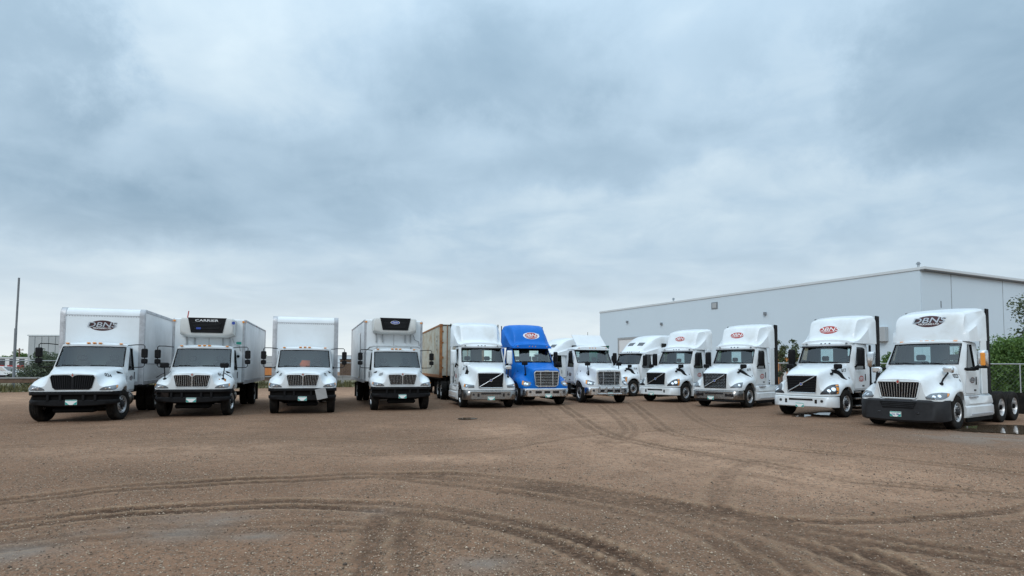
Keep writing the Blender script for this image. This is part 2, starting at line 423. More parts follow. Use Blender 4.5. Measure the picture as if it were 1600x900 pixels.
# gentle unevenness of the lot, flat where the trucks stand
und = .012*np.sin(GX*.9+.4*np.sin(GY*.7))+.010*np.sin(GY*1.3+.8*np.sin(GX*.55))+.006*np.sin(GX*3.1+GY*2.2)
und *= np.clip((19-GY)/6, 0, 1)*np.clip((GY-1)/3, 0, 1)
ruff = rng.normal(0, .0035, GX.shape)*near
GZ = dep*np.clip((30-GY)/8, 0, 1)+und+ruff
def blob(px, py, hx, hy):        # patch of the lot by its place on the ground
    c = at_ground(px, py); ex = abs(at_ground(px+hx, py).x-c.x); ey = abs(at_ground(px, py-hy).y-c.y)
    return np.exp(-(((GX-c.x)/ex)**2+((GY-c.y)/ey)**2))
tan = np.zeros_like(GX); pack = np.zeros_like(GX); mud = np.zeros_like(GX)
for b in ((1040, 700, 260, 34), (1250, 735, 300, 30), (790, 672, 80, 14), (930, 650, 130, 14), (60, 622, 200, 9), (520, 617, 400, 8), (330, 700, 300, 14), (1330, 770, 200, 20), (700, 716, 160, 10)): tan = np.maximum(tan, blob(*b))
for b in ((330, 812, 75, 14), (165, 833, 45, 9), (270, 835, 70, 12), (400, 838, 50, 7), (1540, 685, 110, 10), (30, 865, 80, 18), (760, 880, 60, 12), (590, 795, 30, 8)): pack = np.maximum(pack, blob(*b))
for b in ((900, 820, 180, 30), (1200, 870, 320, 30), (1450, 860, 160, 24), (420, 690, 300, 16), (200, 745, 200, 10), (700, 640, 700, 12), (760, 650, 60, 5), (1560, 672, 130, 9), (1275, 650, 70, 6)): mud = np.maximum(mud, blob(*b))
nx, ny = len(gx), len(gy)
V = np.stack([GX.ravel(), GY.ravel(), GZ.ravel()], 1)
ii = np.arange(nx*ny).reshape(ny, nx); F = np.stack([ii[:-1, :-1].ravel(), ii[:-1, 1:].ravel(), ii[1:, 1:].ravel(), ii[1:, :-1].ravel()], 1)
me = bpy.data.meshes.new('ground'); me.vertices.add(len(V)); me.vertices.foreach_set('co', V.ravel())
me.loops.add(F.size); me.loops.foreach_set('vertex_index', F.ravel()); me.polygons.add(len(F))
me.polygons.foreach_set('loop_start', np.arange(0, F.size, 4)); me.polygons.foreach_set('use_smooth', np.ones(len(F), bool)); me.update()
for nm, arr in (('track', trk), ('berm', brm), ('tan', tan), ('pack', pack), ('mud', mud)):
    at = me.attributes.new(nm, 'FLOAT', 'POINT'); at.data.foreach_set('value', arr.ravel().astype(np.float32))
def ground_mat():
    m = bpy.data.materials.new('gravel'); m.use_nodes = True; t = m.node_tree; b = t.nodes['Principled BSDF']; MT['gravel'] = m
    def nn(ty, **k):
        n = t.nodes.new(ty)
        for a, c in k.items(): setattr(n, a, c)
        return n
    L = t.links.new
    tc = nn('ShaderNodeTexCoord')
    def noi(sc, de, ro=.6, di=0):
        n = nn('ShaderNodeTexNoise'); n.inputs['Scale'].default_value = sc; n.inputs['Detail'].default_value = de; n.inputs['Roughness'].default_value = ro; n.inputs['Distortion'].default_value = di
        L(tc.outputs['Object'], n.inputs['Vector']); return n.outputs['Fac']
    def rmp(f, a, b_):
        n = nn('ShaderNodeMapRange'); L(f, n.inputs[0]); n.inputs[1].default_value = a; n.inputs[2].default_value = b_; n.clamp = True; return n.outputs[0]
    def attr(s): n = nn('ShaderNodeAttribute'); n.attribute_name = s; return n.outputs['Fac']
    def mix(f, a, c):
        n = nn('ShaderNodeMix', data_type='RGBA')
        for s_, q in ((n.inputs[0], f), (n.inputs[6], a), (n.inputs[7], c)):
            if isinstance(q, float): s_.default_value = q
            elif isinstance(q, tuple): s_.default_value = (*q, 1)
            else: L(q, s_)
        return n.outputs[2]
    def mu(a, c, op='MULTIPLY'):
        n = nn('ShaderNodeMath', operation=op)
        for i, q in enumerate((a, c)):
            if isinstance(q, (int, float)): n.inputs[i].default_value = q
            else: L(q, n.inputs[i])
        return n.outputs[0]
    big, mid, sml, grit = noi(.22, 6, .6, .6), noi(1.3, 7, .65, .3), noi(9, 6, .7), noi(55, 3, .7)
    col = mix(rmp(big, .35, .68), (.212, .119, .073), (.340, .196, .122))
    col = mix(mu(rmp(mid, .42, .70), .55), col, (.165, .096, .060))
    col = mix(mu(attr('tan'), mu(rmp(mid, .25, .6), .75)), col, (.58, .355, .230))
    col = mix(mu(attr('mud'), mu(rmp(big, .2, .6), .55)), col, (.130, .077, .048))
    col = mix(mu(attr('pack'), rmp(mid, .33, .55)), col, (.235, .185, .150))
    loose = mu(1.0, mu(attr('pack'), .7), 'SUBTRACT')
    col = mix(mu(rmp(sml, .50, .70), mu(loose, .7)), col, (.080, .053, .035))
    dsp = mu(rmp(noi(36, 3, .6), .50, .60), mu(rmp(noi(.9, 5, .6, .5), .47, .62), mu(rmp(big, .25, .5), loose)))
    col = mix(mu(dsp, .72), col, (.070, .043, .029))
    # single pebbles
    vo = nn('ShaderNodeTexVoronoi'); vo.inputs['Scale'].default_value = 34; L(tc.outputs['Object'], vo.inputs['Vector'])
    vs_ = nn('ShaderNodeSeparateColor'); L(vo.outputs['Color'], vs_.inputs[0])
    peb = mu(mu(rmp(vs_.outputs[0], .52, .70), rmp(vo.outputs['Distance'], .55, .30)), loose)
    pcol = mix(vs_.outputs[1], (.10, .072, .052), (.52, .40, .30))
    col = mix(mu(peb, .85), col, pcol)
    col = mix(mu(rmp(grit, .52, .72), .5), col, (.44, .32, .23))
    trn = noi(16, 4, .7)
    col = mix(mu(attr('berm'), mu(rmp(sml, .35, .55), .8)), col, (.37, .245, .155))
    tk = mu(attr('track'), mu(rmp(sml, .26, .48), rmp(trn, .30, .50)))
    col = mix(mu(tk, .93), col, (.062, .034, .021))
    L(col, b.inputs['Base Color'])
    ro = nn('ShaderNodeMapRange'); L(mu(attr('pack'), rmp(mid, .3, .6)), ro.inputs[0]); ro.inputs[3].default_value = .92; ro.inputs[4].default_value = .72; L(ro.outputs[0], b.inputs['Roughness'])
    b.inputs['Specular IOR Level'].default_value = .10
    hgt = mu(mu(mu(sml, .7), mu(peb, .5), 'ADD'), mu(grit, .35), 'ADD')
    bp = nn('ShaderNodeBump'); bp.inputs['Strength'].default_value = .8; bp.inputs['Distance'].default_value = .045; L(hgt, bp.inputs['Height']); L(bp.outputs[0], b.inputs['Normal'])
    return m
me.materials.append(ground_mat()); structure(link('ground', me))

# loose stones lying on the lot near the camera
def stones():
    n = 150000
    yy = 5+15*rng.random(n)**1.7; xx = (rng.random(n)*2-1)*(yy*.92+.5)
    ix = np.clip(np.searchsorted(gx, xx), 1, nx-1); iy = np.clip(np.searchsorted(gy, yy), 1, ny-1)
    dens = np.clip(.5+.5*np.sin(xx*.9+1.3*np.sin(yy*.8))*np.cos(yy*.6+np.sin(xx*1.1)), .12, 1)*(1-.75*pack[iy, ix])*(1-.5*trk[iy, ix])
    k = rng.random(n) < dens; xx, yy, ix, iy = xx[k], yy[k], ix[k], iy[k]; n = len(xx)
    r = .003+.009*rng.random(n)**2.4+.010*(rng.random(n) < .015)
    base = np.array([(1, 0, 0), (0, 1, 0), (-1, 0, 0), (0, -1, 0), (0, 0, 1), (0, 0, -.7)], float)
    P = np.repeat(base[None], n, 0)*(.65+.7*rng.random((n, 6, 1))); a = rng.random(n)*6.283; c, s = np.cos(a)[:, None], np.sin(a)[:, None]
    P = np.stack([P[..., 0]*c-P[..., 1]*s, P[..., 0]*s+P[..., 1]*c, P[..., 2]*.75], -1)*r[:, None, None]
    P += np.stack([xx, yy, GZ[iy, ix]+r*.25], 1)[:, None, :]
    f0 = np.array([(0, 1, 4), (1, 2, 4), (2, 3, 4), (3, 0, 4), (1, 0, 5), (2, 1, 5), (3, 2, 5), (0, 3, 5)])
    Fs = (f0[None]+(np.arange(n)*6)[:, None, None]).reshape(-1, 3)
    me = bpy.data.meshes.new('gravel_stones'); me.vertices.add(n*6); me.vertices.foreach_set('co', P.ravel())
    me.loops.add(Fs.size); me.loops.foreach_set('vertex_index', Fs.ravel()); me.polygons.add(len(Fs)); me.polygons.foreach_set('loop_start', np.arange(0, Fs.size, 3)); me.update()
    at = me.attributes.new('tone', 'FLOAT', 'POINT'); at.data.foreach_set('value', np.repeat(rng.random(n), 6).astype(np.float32))
    m = mat('stone', (.3, .25, .2), .85); t = m.node_tree; A = t.nodes.new('ShaderNodeAttribute'); A.attribute_name = 'tone'; rp = t.nodes.new('ShaderNodeValToRGB')
    rp.color_ramp.elements[0].color = (.085, .062, .047, 1); rp.color_ramp.elements[1].color = (.56, .44, .33, 1); e = rp.color_ramp.elements.new(.55); e.color = (.27, .185, .125, 1)
    t.links.new(A.outputs['Fac'], rp.inputs[0]); t.links.new(rp.outputs[0], t.nodes['Principled BSDF'].inputs['Base Color'])
    me.materials.append(m); o = link('gravel_stones', me); stuff(o); o['label'] = 'loose small stones scattered over the brown gravel lot'; o['category'] = 'gravel'
stones()

def watermat():
    m = mat('water', (.105, .072, .048), .04, spec=.4, bump=.05, bscale=5); b = m.node_tree.nodes['Principled BSDF']; b.inputs['IOR'].default_value = 1.33
    b.inputs['Coat Weight'].default_value = .0
watermat()
def puddle(pts, z=.012):
    W = [at_ground(*p) for p in pts]; C = catmull([(p.x, p.y) for p in W+[W[0]]], 6)[:-1]
    C = C+rng.normal(0, .035, C.shape)
    g = G(); g.add([(x, y, z) for x, y in C], [tuple(range(len(C)))]); structure(g.obj('puddle', 'water', None, 0))
puddle([(1478, 670), (1520, 666), (1560, 664), (1640, 667), (1660, 676), (1600, 679), (1545, 676), (1500, 674)])
puddle([(1238, 650.5), (1248, 648.5), (1262, 648), (1268, 649.5), (1258, 651.5), (1246, 651.8)], .006)
puddle([(1272, 647), (1284, 645), (1304, 645), (1309, 646.5), (1300, 648.5), (1284, 648.5)], .006)
puddle([(712, 654.5), (728, 653), (746, 654), (738, 656), (720, 656)], .016)

# ------------------------------------------------------------------ truck parts
WH = {}
def wheel_meshes():
    R0 = .505
    pr = [(.285, -.115), (.315, -.138), (.40, -.146), (.455, -.142), (.490, -.128), (R0, -.105), (R0, -.072), (R0-.014, -.068), (R0-.014, -.056), (R0, -.052), (R0, -.008), (R0-.014, -.006), (R0-.014, .006), (R0, .008),
          (R0, .052), (R0-.014, .056), (R0-.014, .068), (R0, .072), (R0, .105), (.490, .128), (.455, .142), (.40, .146), (.315, .138), (.285, .115)]
    WH['tyre'] = G().lathe(pr, 44).mesh('tyre', 'rubber', 40)
    for nm, m in (('front', 'alloy'), ('front_white', 'steel_white')):
        WH['rim_'+nm] = G().lathe([(.292, .118), (.285, .132), (.270, .128), (.262, .095), (.255, .070), (.240, .078), (.200, .095), (.150, .108), (.118, .110), (.118, .085)], 40).mesh('rim', m, 40)
    for nm, m in (('rear', 'alloy'), ('rear_white', 'steel_white')):
        WH['rim_'+nm] = G().lathe([(.292, .118), (.285, .132), (.272, .128), (.262, .09), (.252, .02), (.240, -.06), (.200, -.085), (.13, -.09)], 40).mesh('rim', m, 40)
    h = G()
    for k in range(10):
        a = 2*math.pi*(k+.5)/10; c = (.205*math.cos(a), .0925, .205*math.sin(a)); h.tube([(c[0], .060, c[2]), (c[0], .099, c[2])], .024, 8)
    WH['holes'] = h.mesh('hand_hole', 'chassis_black')
    for nm, d in (('hub_front', .0), ('hub_rear', -.10)):
        h = G().lathe([(.118, .07+d), (.118, .112+d), (.085, .118+d), (.080, .165+d+max(0, -d*.6)), (.055, .178+d-d*.6), (0.001, .178+d-d*.6)], 24)
        for k in range(10):
            a = 2*math.pi*k/10; c = (.142*math.cos(a), .142*math.sin(a)); h.cyl((c[0], .10+d, c[1]), (c[0], .138+d, c[1]), .016, 6)
        WH[nm] = h.mesh('wheel', 'grey_plastic' if d == 0 else 'chassis_black')
wheel_meshes()
def wheel(P, x, y, dual=False, white=False, steer=0.0, r=1.0):
    s = 1 if y > 0 else -1
    o = link('wheel', WH['hub_rear' if dual else 'hub_front'], P, (x, y, .502*r), (0, 0, (0 if s > 0 else math.pi)+steer)); o.scale = (r, 1, r)
    link('tyre', WH['tyre'], o)
    link('rim', WH[('rim_rear' if dual else 'rim_front')+('_white' if white else '')], o)
    if dual: link('inner_tyre', WH['tyre'], o, (0, -.33, 0))
    else: stuff(link('hand_holes', WH['holes'], o))
    return o

def hood(P, m, secs, arch_r, arch_z, zbot, name='hood'):
    S = catmull([[x]+[c for p in pr for c in p] for x, pr in secs], 9); rings = []
    for s in S:
        x = s[0]; pr = s[1:].reshape(-1, 2).copy(); n = len(pr)-1
        if abs(x) < arch_r: pr[n][1] = max(pr[n][1], arch_z+math.sqrt(arch_r**2-x*x))
        pr[n-1][1] = max(pr[n-1][1], pr[n][1]+.05); pr[n-2][1] = max(pr[n-2][1], pr[n-1][1]+.05); pr[n-3][1] = max(pr[n-3][1], pr[n-2][1]+.03)
        q = catmull(pr, 2)
        q = np.vstack([q, [[q[-1][0]-.10, q[-1][1]+.01]]])
        h = [(x, a, b) for a, b in q]
        rings.append([(x_, -a, b) for x_, a, b in h[::-1]]+h[1:])
    g = G().loft(rings)
    last = rings[0] if rings[0][0][0] > rings[-1][0][0] else rings[-1]
    g.loft([last, [(x, y, min(z, zbot)) for x, y, z in last]])
    o = g.obj(name, m, P, 38)
    return g, o, g.bvh()

def cab(P, m, c, rear_window=True, visor=None):
    xb, xt, xr, zf, zb, zs, zt, zr = (c[k] for k in ('xb', 'xt', 'xr', 'zf', 'zb', 'zs', 'zt', 'zr'))
    w0, wt, wb, ww, sx0, sx1 = (c[k] for k in ('w0', 'wt', 'wb', 'ww', 'sx0', 'sx1'))
    def half(lv):
        if lv in (0, 1):
            z = zf if lv == 0 else zf+.35*(zb-zf); e = .05 if lv == 0 else 0
            return [(xb-.02, 0, z), (xb-.05, .5*wb, z), (xb-.17, wb, z), (xb-.28, w0-e*.4, z), (sx0, w0-e*.4, z), (sx1, w0-e*.4, z), (xr+.08, w0-e*.4, z), (xr, w0-.09, z), (xr, .80, z), (xr, .28, z), (xr, 0, z)]
        if lv == 2:
            return [(xb, 0, zb), (xb-.04, .5*wb, zb), (xb-.15, wb, zb), (xb-.26, w0, zb-.06), (sx0, w0, zs), (sx1, w0, zs), (xr+.08, w0, zs), (xr, w0-.09, zs), (xr, .80, zb+.05), (xr, .28, zb+.05), (xr, 0, zb+.05)]
        if lv == 3:
            k = (zt-zb)/max(.01, zt-zs)
            return [(xt, 0, zt), (xt-.03, .5*ww, zt), (xt-.12, ww, zt-.01), (xt-.22, wt, zt-.03), (xt-.30, wt+.005, zt-.04), (sx1, wt+.005, zt-.04), (xr+.08, wt, zt-.03), (xr, wt-.09, zt-.03), (xr, .80, zt-.06), (xr, .28, zt-.06), (xr, 0, zt-.06)]
        if lv == 4:
            z = zt+.5*(zr-zt)
            return [(xt+.01, 0, z), (xt-.02, .5*ww, z), (xt-.12, ww, z-.01), (xt-.25, wt-.01, z-.03), (xt-.4, wt-.005, z-.03), (sx1, wt-.005, z-.03), (xr+.08, wt-.02, z-.03), (xr, wt-.1, z-.03), (xr, .8, z-.02), (xr, .28, z), (xr, 0, z)]
        k = .86
        return [(xt-.14, 0, zr), (xt-.16, .45*ww, zr-.005), (xt-.24, .84*ww, zr-.03), (xt-.32, .87*wt, zr-.04), (xt-.45, .88*wt, zr-.04), (sx1, .88*wt, zr-.04), (xr+.14, .86*wt, zr-.05), (xr+.08, .80*wt, zr-.05), (xr+.08, .6, zr-.02), (xr+.08, .26, zr-.01), (xr+.08, 0, zr-.01)]
    def ring(lv, inset=0):
        h = half(lv); cx = (xb+xr)/2
        if inset:
            h = [(cx+(x-cx)*(1-inset/abs(xb-xr)*2), y*(1-inset/w0), z-(.05 if lv >= 4 else 0)) for x, y, z in h]
        return [(x, -y, z) for x, y, z in h[:0:-1]]+h[:-1]       # starts at the back centre
    n = 20
    def col(j): return j                                         # ring index of half-index j on +y is 10+j, on -y is 10-j
    opens = {8, 9, 10, 11}                                       # windshield segments (i -> i+1)
    opens |= {14, 5}                                             # side windows (half 4-5)
    if rear_window: opens |= {18, 1}
    def shell(inset):
        rg = [ring(l, inset) for l in range(6)]; g = G(); base = 0
        V = [p for r in rg for p in r]; F = []
        for i in range(5):
            for j in range(n):
                if i == 2 and j in opens: continue
                F.append((i*n+j, i*n+(j+1) % n, (i+1)*n+(j+1) % n, (i+1)*n+j))
        F.append(tuple(5*n+j for j in range(n)))
        if inset: F.append(tuple(range(n)))
        return g.add(V, F)
    g = shell(0); body = g.obj('cab', m, P, 38); shell(.07).obj('cab_lining', 'headliner', P, 30)
    a2, a3, b2, b3 = ring(2), ring(3), ring(2, .07), ring(3, .07)
    sl = G(); md = lambda p, q, t: tuple(p[k]+(q[k]-p[k])*t for k in range(3))
    def window(name, cols, mt_, t):
        bot = [md(a2[j % n], b2[j % n], t) for j in cols]; top = [md(a3[j % n], b3[j % n], t) for j in cols]
        mid = [[md(p, q, k/3) for p, q in zip(bot, top)] for k in range(4)]
        lo = [a2[j % n] for j in cols]; hi = [a3[j % n] for j in cols]; li = [b2[j % n] for j in cols]; hi2 = [b3[j % n] for j in cols]
        sl.loft([lo+hi[::-1], li+hi2[::-1]], True)
        # visible black seal round the pane
        e = [md(p, q, .10) for p, q in zip(lo, hi)]
        return G().loft(mid).obj(name, mt_, P, 60)
    window('windshield', [8, 9, 10, 11, 12], 'glass', .3)
    for cols in ([14, 15], [5, 6]): window('side_window', cols, 'glass_dark', .3)
    if rear_window:
        for cols in ([18, 19], [1, 2]): window('rear_window', cols, 'glass', .3)
    sl.obj('window_seal', 'black_plastic', P, 30)
    # black frame line round the windshield
    fr = [a2[j] for j in (8, 9, 10, 11, 12)]+[a3[j] for j in (12, 11, 10, 9, 8)]
    G().tube([Vector(p)+Vector((.004, 0, 0)) for p in fr+[fr[0]]], .016, 6).obj('windshield_frame', 'black_plastic', P)
    for s in (1, -1):
        idx = [10+s*4, 10+s*5]; q = [a2[idx[0]], a2[idx[1]], a3[idx[1]], a3[idx[0]]]
        G().tube(q+[q[0]], .014, 6).obj('side_window_frame', 'black_plastic', P)
    # wipers
    for y0, y1 in ((-.15, -.75), (.62, .05)):
        def ws(y, t):
            k = min(1, abs(y)/wb); xx = (xb-.15*k*k)+((xt-.12*k*k)-(xb-.15*k*k))*t; return (xx+.035, y, zb+(zt-zb)*t)
        G().tube([ws(y0, .01), ws((y0+y1)/2, .055), ws(y1, .05)], .013, 5).obj('wiper', 'black_plastic', P)
    # inside
    G().box(xb-.72, xb-.06, -wb+.1, wb-.1, zb-.40, zb-.06, .05).obj('dashboard', 'interior', P)
    for y in (.48, -.48):
        so = G().box(xr+.28, xr+.78, y-.24, y+.24, zs-.50, zs-.30, .05)
        so.box(xr+.20, xr+.34, y-.24, y+.24, zs-.35, zs+.30, .05); so.box(xr+.20, xr+.30, y-.14, y+.14, zs+.32, zs+.52, .04); so.obj('seat', 'seat_fabric', P)
    st = G(); cx, cz = xb-.78, zb-.02; ring_ = []
    for k in range(17):
        a = 2*math.pi*k/16; ring_.append((cx-.12*math.sin(a), .48+.23*math.cos(a), cz+.19*math.sin(a)))
    st.tube(ring_, .016, 6); st.tube([(cx, .26, cz), (cx, .70, cz)], .014, 5); st.tube([(cx, .48, cz), (cx+.25, .48, cz-.28)], .03, 6); st.obj('steering_wheel', 'black_plastic', P)
    return g.bvh(), body

def door(P, m, c, s, handle_z, lg=None, x0=None, x1=None):
    w0 = c['w0']; x0 = c['sx0']+.10 if x0 is None else x0; x1 = c['sx1']-.06 if x1 is None else x1
    y = s*(w0-.004)
    d = G().box(x0, x1, y, y+s*.016, c['zf']+.06, c['zs']-.04, .007).obj('door', m, P, 30)
    G().box(x1+.08, x1+.11, y+s*.02, y+s*.045, handle_z-.13, handle_z+.13, .012).obj('door_handle', 'black_plastic', d)
    if lg:
        fr = Frame(((x0+x1)/2, s*(w0+.012), lg[1]), (0, s, 0)); logo(fr, lg[2], d, lg[0], 'door_logo')
        lay_text(fr, 'WINKLER, MB', .035, 'decal_black', d, 'door_lettering', .006, 0, -lg[2]*.36) if False else None
    return d

def bumper(P, m, xb, w, z0, z1, sweep=.34, wrap=.36, depth=.10, name='bumper', chamf=.03, cyield=None):
    rings = []
    for k in range(33):
        t = -1+2*k/32; y = t*w; a = max(0, abs(y)-(w-wrap)); x = xb-.05*(y/w)**2-sweep*(a/wrap)**2.0
        if a > 0: y = math.copysign((w-wrap)+wrap*math.sin(min(1, a/wrap)*math.pi/2), y)
        lo = z0(t) if callable(z0) else z0
        rings.append([(x-depth, y*(1-depth*.3), lo), (x-chamf, y, lo), (x, y, lo+chamf), (x, y, z1-chamf), (x-chamf, y, z1), (x-depth, y*(1-depth*.3), z1)])
    g = G().loft(rings, True, True, True); return g, g.obj(name, m, P, 40)

def plate(P, x, y, z, txt=None, tilt=0.0):
    p = G().box(x, x+.012, y-.155, y+.155, z-.078, z+.078, .004).obj('license_plate', 'plate', P)
    b = G(); e = x+.015
    b.add([(e, y-.15, z-.070), (e, y-.15, z+.02), (e, y-.05, z-.070)], [(0, 2, 1)]); b.add([(e, y+.15, z-.070), (e, y+.15, z+.03), (e, y+.04, z-.070)], [(0, 1, 2)]); b.add([(e, y-.15, z+.05), (e, y+.15, z+.05), (e, y+.15, z+.073), (e, y-.15, z+.073)], [(0, 1, 2, 3)])
    b.obj('plate_corner', 'plate_teal', p, 0)
    if txt: lay_text(Frame((x+.012, y, z-.008), (1, 0, 0)), txt, .065, 'sticker_blue', p, 'lettering', .006)

def headlamp(P, hb, O, Nn, top, bot, amber='out', m='lens', bulbs=1, s=1):
    # outline drawn for the driver's side in (towards outside, up); mirrored for the other
    fr = Frame((O[0], s*O[1], O[2]), (Nn[0], s*Nn[1], Nn[2]), hb)
    f = lambda L: [(u*s, v) for u, v in L]
    h = lay_patch(fr, f(top), f(bot), m, P, 'headlight', .014)
    n = len(top); uc = [(top[i][0]+bot[i][0])/2 for i in range(n)]; vc = [(top[i][1]+bot[i][1])/2 for i in range(n)]; hh = [abs(top[i][1]-bot[i][1])/2 for i in range(n)]
    k = n//2
    for b in range(bulbs):
        i = max(0, k-b); lay_ellipse(fr, hh[i]*.45, hh[i]*.42, 'bulb', h, 'bulb', .020, s*(uc[i]+.03*b), vc[i], 14, 2)
    if amber:
        i = n-1 if amber == 'out' else 1; j = n-2 if amber == 'out' else 0
        q = [(top[i][0]*.96, top[i][1]-.012), (top[j][0]*.5+top[i][0]*.5, (top[j][1]+top[i][1])/2-.012)]; r = [(bot[i][0]*.96, bot[i][1]+.012), (bot[j][0]*.5+bot[i][0]*.5, (bot[j][1]+bot[i][1])/2+.012)]
        lay_patch(fr, f(q), f(r), 'amber', h, 'turn_signal', .021, 3, 2, 0)
    return h

def loop_mirror(P, s, x, w, z0, z1):
    # tall west-coast mirror on a bent tube frame
    o = w+.46
    m = G().tube([(x, s*(w-.06), z1+.10), (x+.04, s*(w+.2), z1+.13), (x+.05, s*(o-.04), z1+.13), (x+.05, s*o, z1+.09), (x+.05, s*o, z0-.07), (x+.05, s*(o-.05), z0-.12), (x+.04, s*(w+.2), z0-.13), (x, s*w, z0-.13)], .015, 7)
    m = m.obj('mirror_arm', 'black_plastic', P)
    zm = z0+(z1-z0)*.36
    G().box(x-.02, x+.11, s*(o-.10), s*(o+.09), zm+.015, z1, .03).obj('mirror', 'black_plastic', m)
    G().box(x-.02, x+.10, s*(o-.10), s*(o+.09), z0, zm-.015, .03).obj('convex_mirror', 'black_plastic', m)
    G().box(x-.01, x+.03, s*(w-.02), s*(w+.05), z0-.18, z0-.08, .01).obj('mirror_bracket', 'black_plastic', m)

def aero_mirror(P, s, x, w, z0, z1, m='black_plastic', deep=.17, out=.16, wid=.27):
    a = G().tube([(x-.05, s*(w-.02), z0-.02), (x+.05, s*(w+out*.6), z0-.03), (x+.08, s*(w+out+.05), z0+.06)], .035, 7).obj('mirror_arm', 'black_plastic', P)
    y0 = s*(w+out); y1 = s*(w+out+wid); rings = []
    for k, (zz_, e) in enumerate(((z0, .60), (z0+.04, .9), (z0+.12, 1), ((z0+z1)/2, 1), (z1-.10, .98), (z1-.03, .85), (z1, .55))):
        cy = (y0+y1)/2; hy = abs(y1-y0)/2*(.6+.4*e); d = deep*e
        rings.append([(x-.03, cy-hy, zz_), (x-.03+d*.55, cy-hy*.98, zz_), (x-.03+d, cy-hy*.55, zz_), (x-.03+d, cy+hy*.55, zz_), (x-.03+d*.55, cy+hy*.98, zz_), (x-.03, cy+hy, zz_)])
    b = G().loft(rings, True, True, True).obj('mirror', m, a, 45)
    if m == 'chrome' and s > 0:
        G().box(x+.06, x+.165, s*(w+out+wid*.42), s*(w+out+wid*.86), z0+.05, z1-.08, .02).obj('mirror_signal', 'amber', a)
        G().box(x-.05, x+.13, min(y0, y1)-.01, max(y0, y1)+.01, z0-.03, z0+.03, .02).obj('mirror_base', 'black_plastic', a)
    return a

def hood_mirror(P, base, head, m='black_plastic', tripod=False):
    b = Vector(base); h = Vector(head)
    a = G().tube([b, b+(h-b)*.25+Vector((0, 0, .05)), h], .018 if tripod else .026, 6)
    if tripod: a.tube([h-Vector((0, 0, .2)), b+Vector((-.02, math.copysign(-.28, b.y), .05))], .013, 6)
    a.box(b.x-.05, b.x+.05, b.y-.05, b.y+.05, b.z-.04, b.z+.04, .02)
    a = a.obj('hood_mirror_arm', 'black_plastic', P)
    G().box(h.x-.06, h.x+.07, h.y-.14, h.y+.14, h.z-.02, h.z+.16, .035).obj('hood_mirror', m, a, 40)

def frame_rails(P, x0, x1, z=.78, h=.26):
    g = G()
    for y in (.43, -.43): g.box(x0, x1, y-.04, y+.04, z, z+h)
    for k in range(6):
        x = x0+(x1-x0)*(k+.5)/6; g.box(x-.05, x+.05, -.42, .42, z+.04, z+h-.03)
    g.obj('frame_rail', 'chassis_black', P, 0)
    a = G().box(-.48, .80, -.70, .70, .55, 1.12, .05).box(-.62, -.35, -.95, .95, .55, 1.6)
    a.cyl((0, -.95, .50), (0, .95, .50), .07, 10); a.obj('engine_bay', 'chassis_black', P)

# ------------------------------------------------------------------ medium-duty box trucks
SEC_D = [(-.56, [(0, 1.745), (.5, 1.74), (.92, 1.715), (1.00, 1.61), (1.03, 1.50), (1.06, 1.41), (1.09, 1.31), (1.10, 1.15), (1.09, .93)]),
         (-.2, [(0, 1.73), (.48, 1.715), (.84, 1.67), (.92, 1.56), (.99, 1.46), (1.08, 1.40), (1.17, 1.30), (1.21, 1.17), (1.20, .95)]),
         (.15, [(0, 1.69), (.46, 1.67), (.77, 1.615), (.85, 1.49), (.93, 1.41), (1.05, 1.375), (1.18, 1.29), (1.225, 1.17), (1.215, .97)]),
         (.5, [(0, 1.625), (.44, 1.605), (.69, 1.545), (.76, 1.42), (.86, 1.33), (1.0, 1.295), (1.15, 1.215), (1.205, 1.10), (1.20, .97)]),
         (.75, [(0, 1.56), (.43, 1.545), (.635, 1.495), (.69, 1.36), (.79, 1.23), (.95, 1.19), (1.1, 1.13), (1.16, 1.06), (1.16, .97)]),
         (.88, [(0, 1.515), (.42, 1.505), (.60, 1.455), (.64, 1.30), (.73, 1.13), (.88, 1.10), (1.02, 1.06), (1.08, 1.02), (1.08, .97)])]
CAB_D = dict(xb=-.54, xt=-1.02, xr=-1.78, zf=.88, zb=1.74, zs=1.62, zt=2.41, zr=2.56, w0=1.07, wt=.99, wb=.97, ww=.92, sx0=-.86, sx1=-1.58)
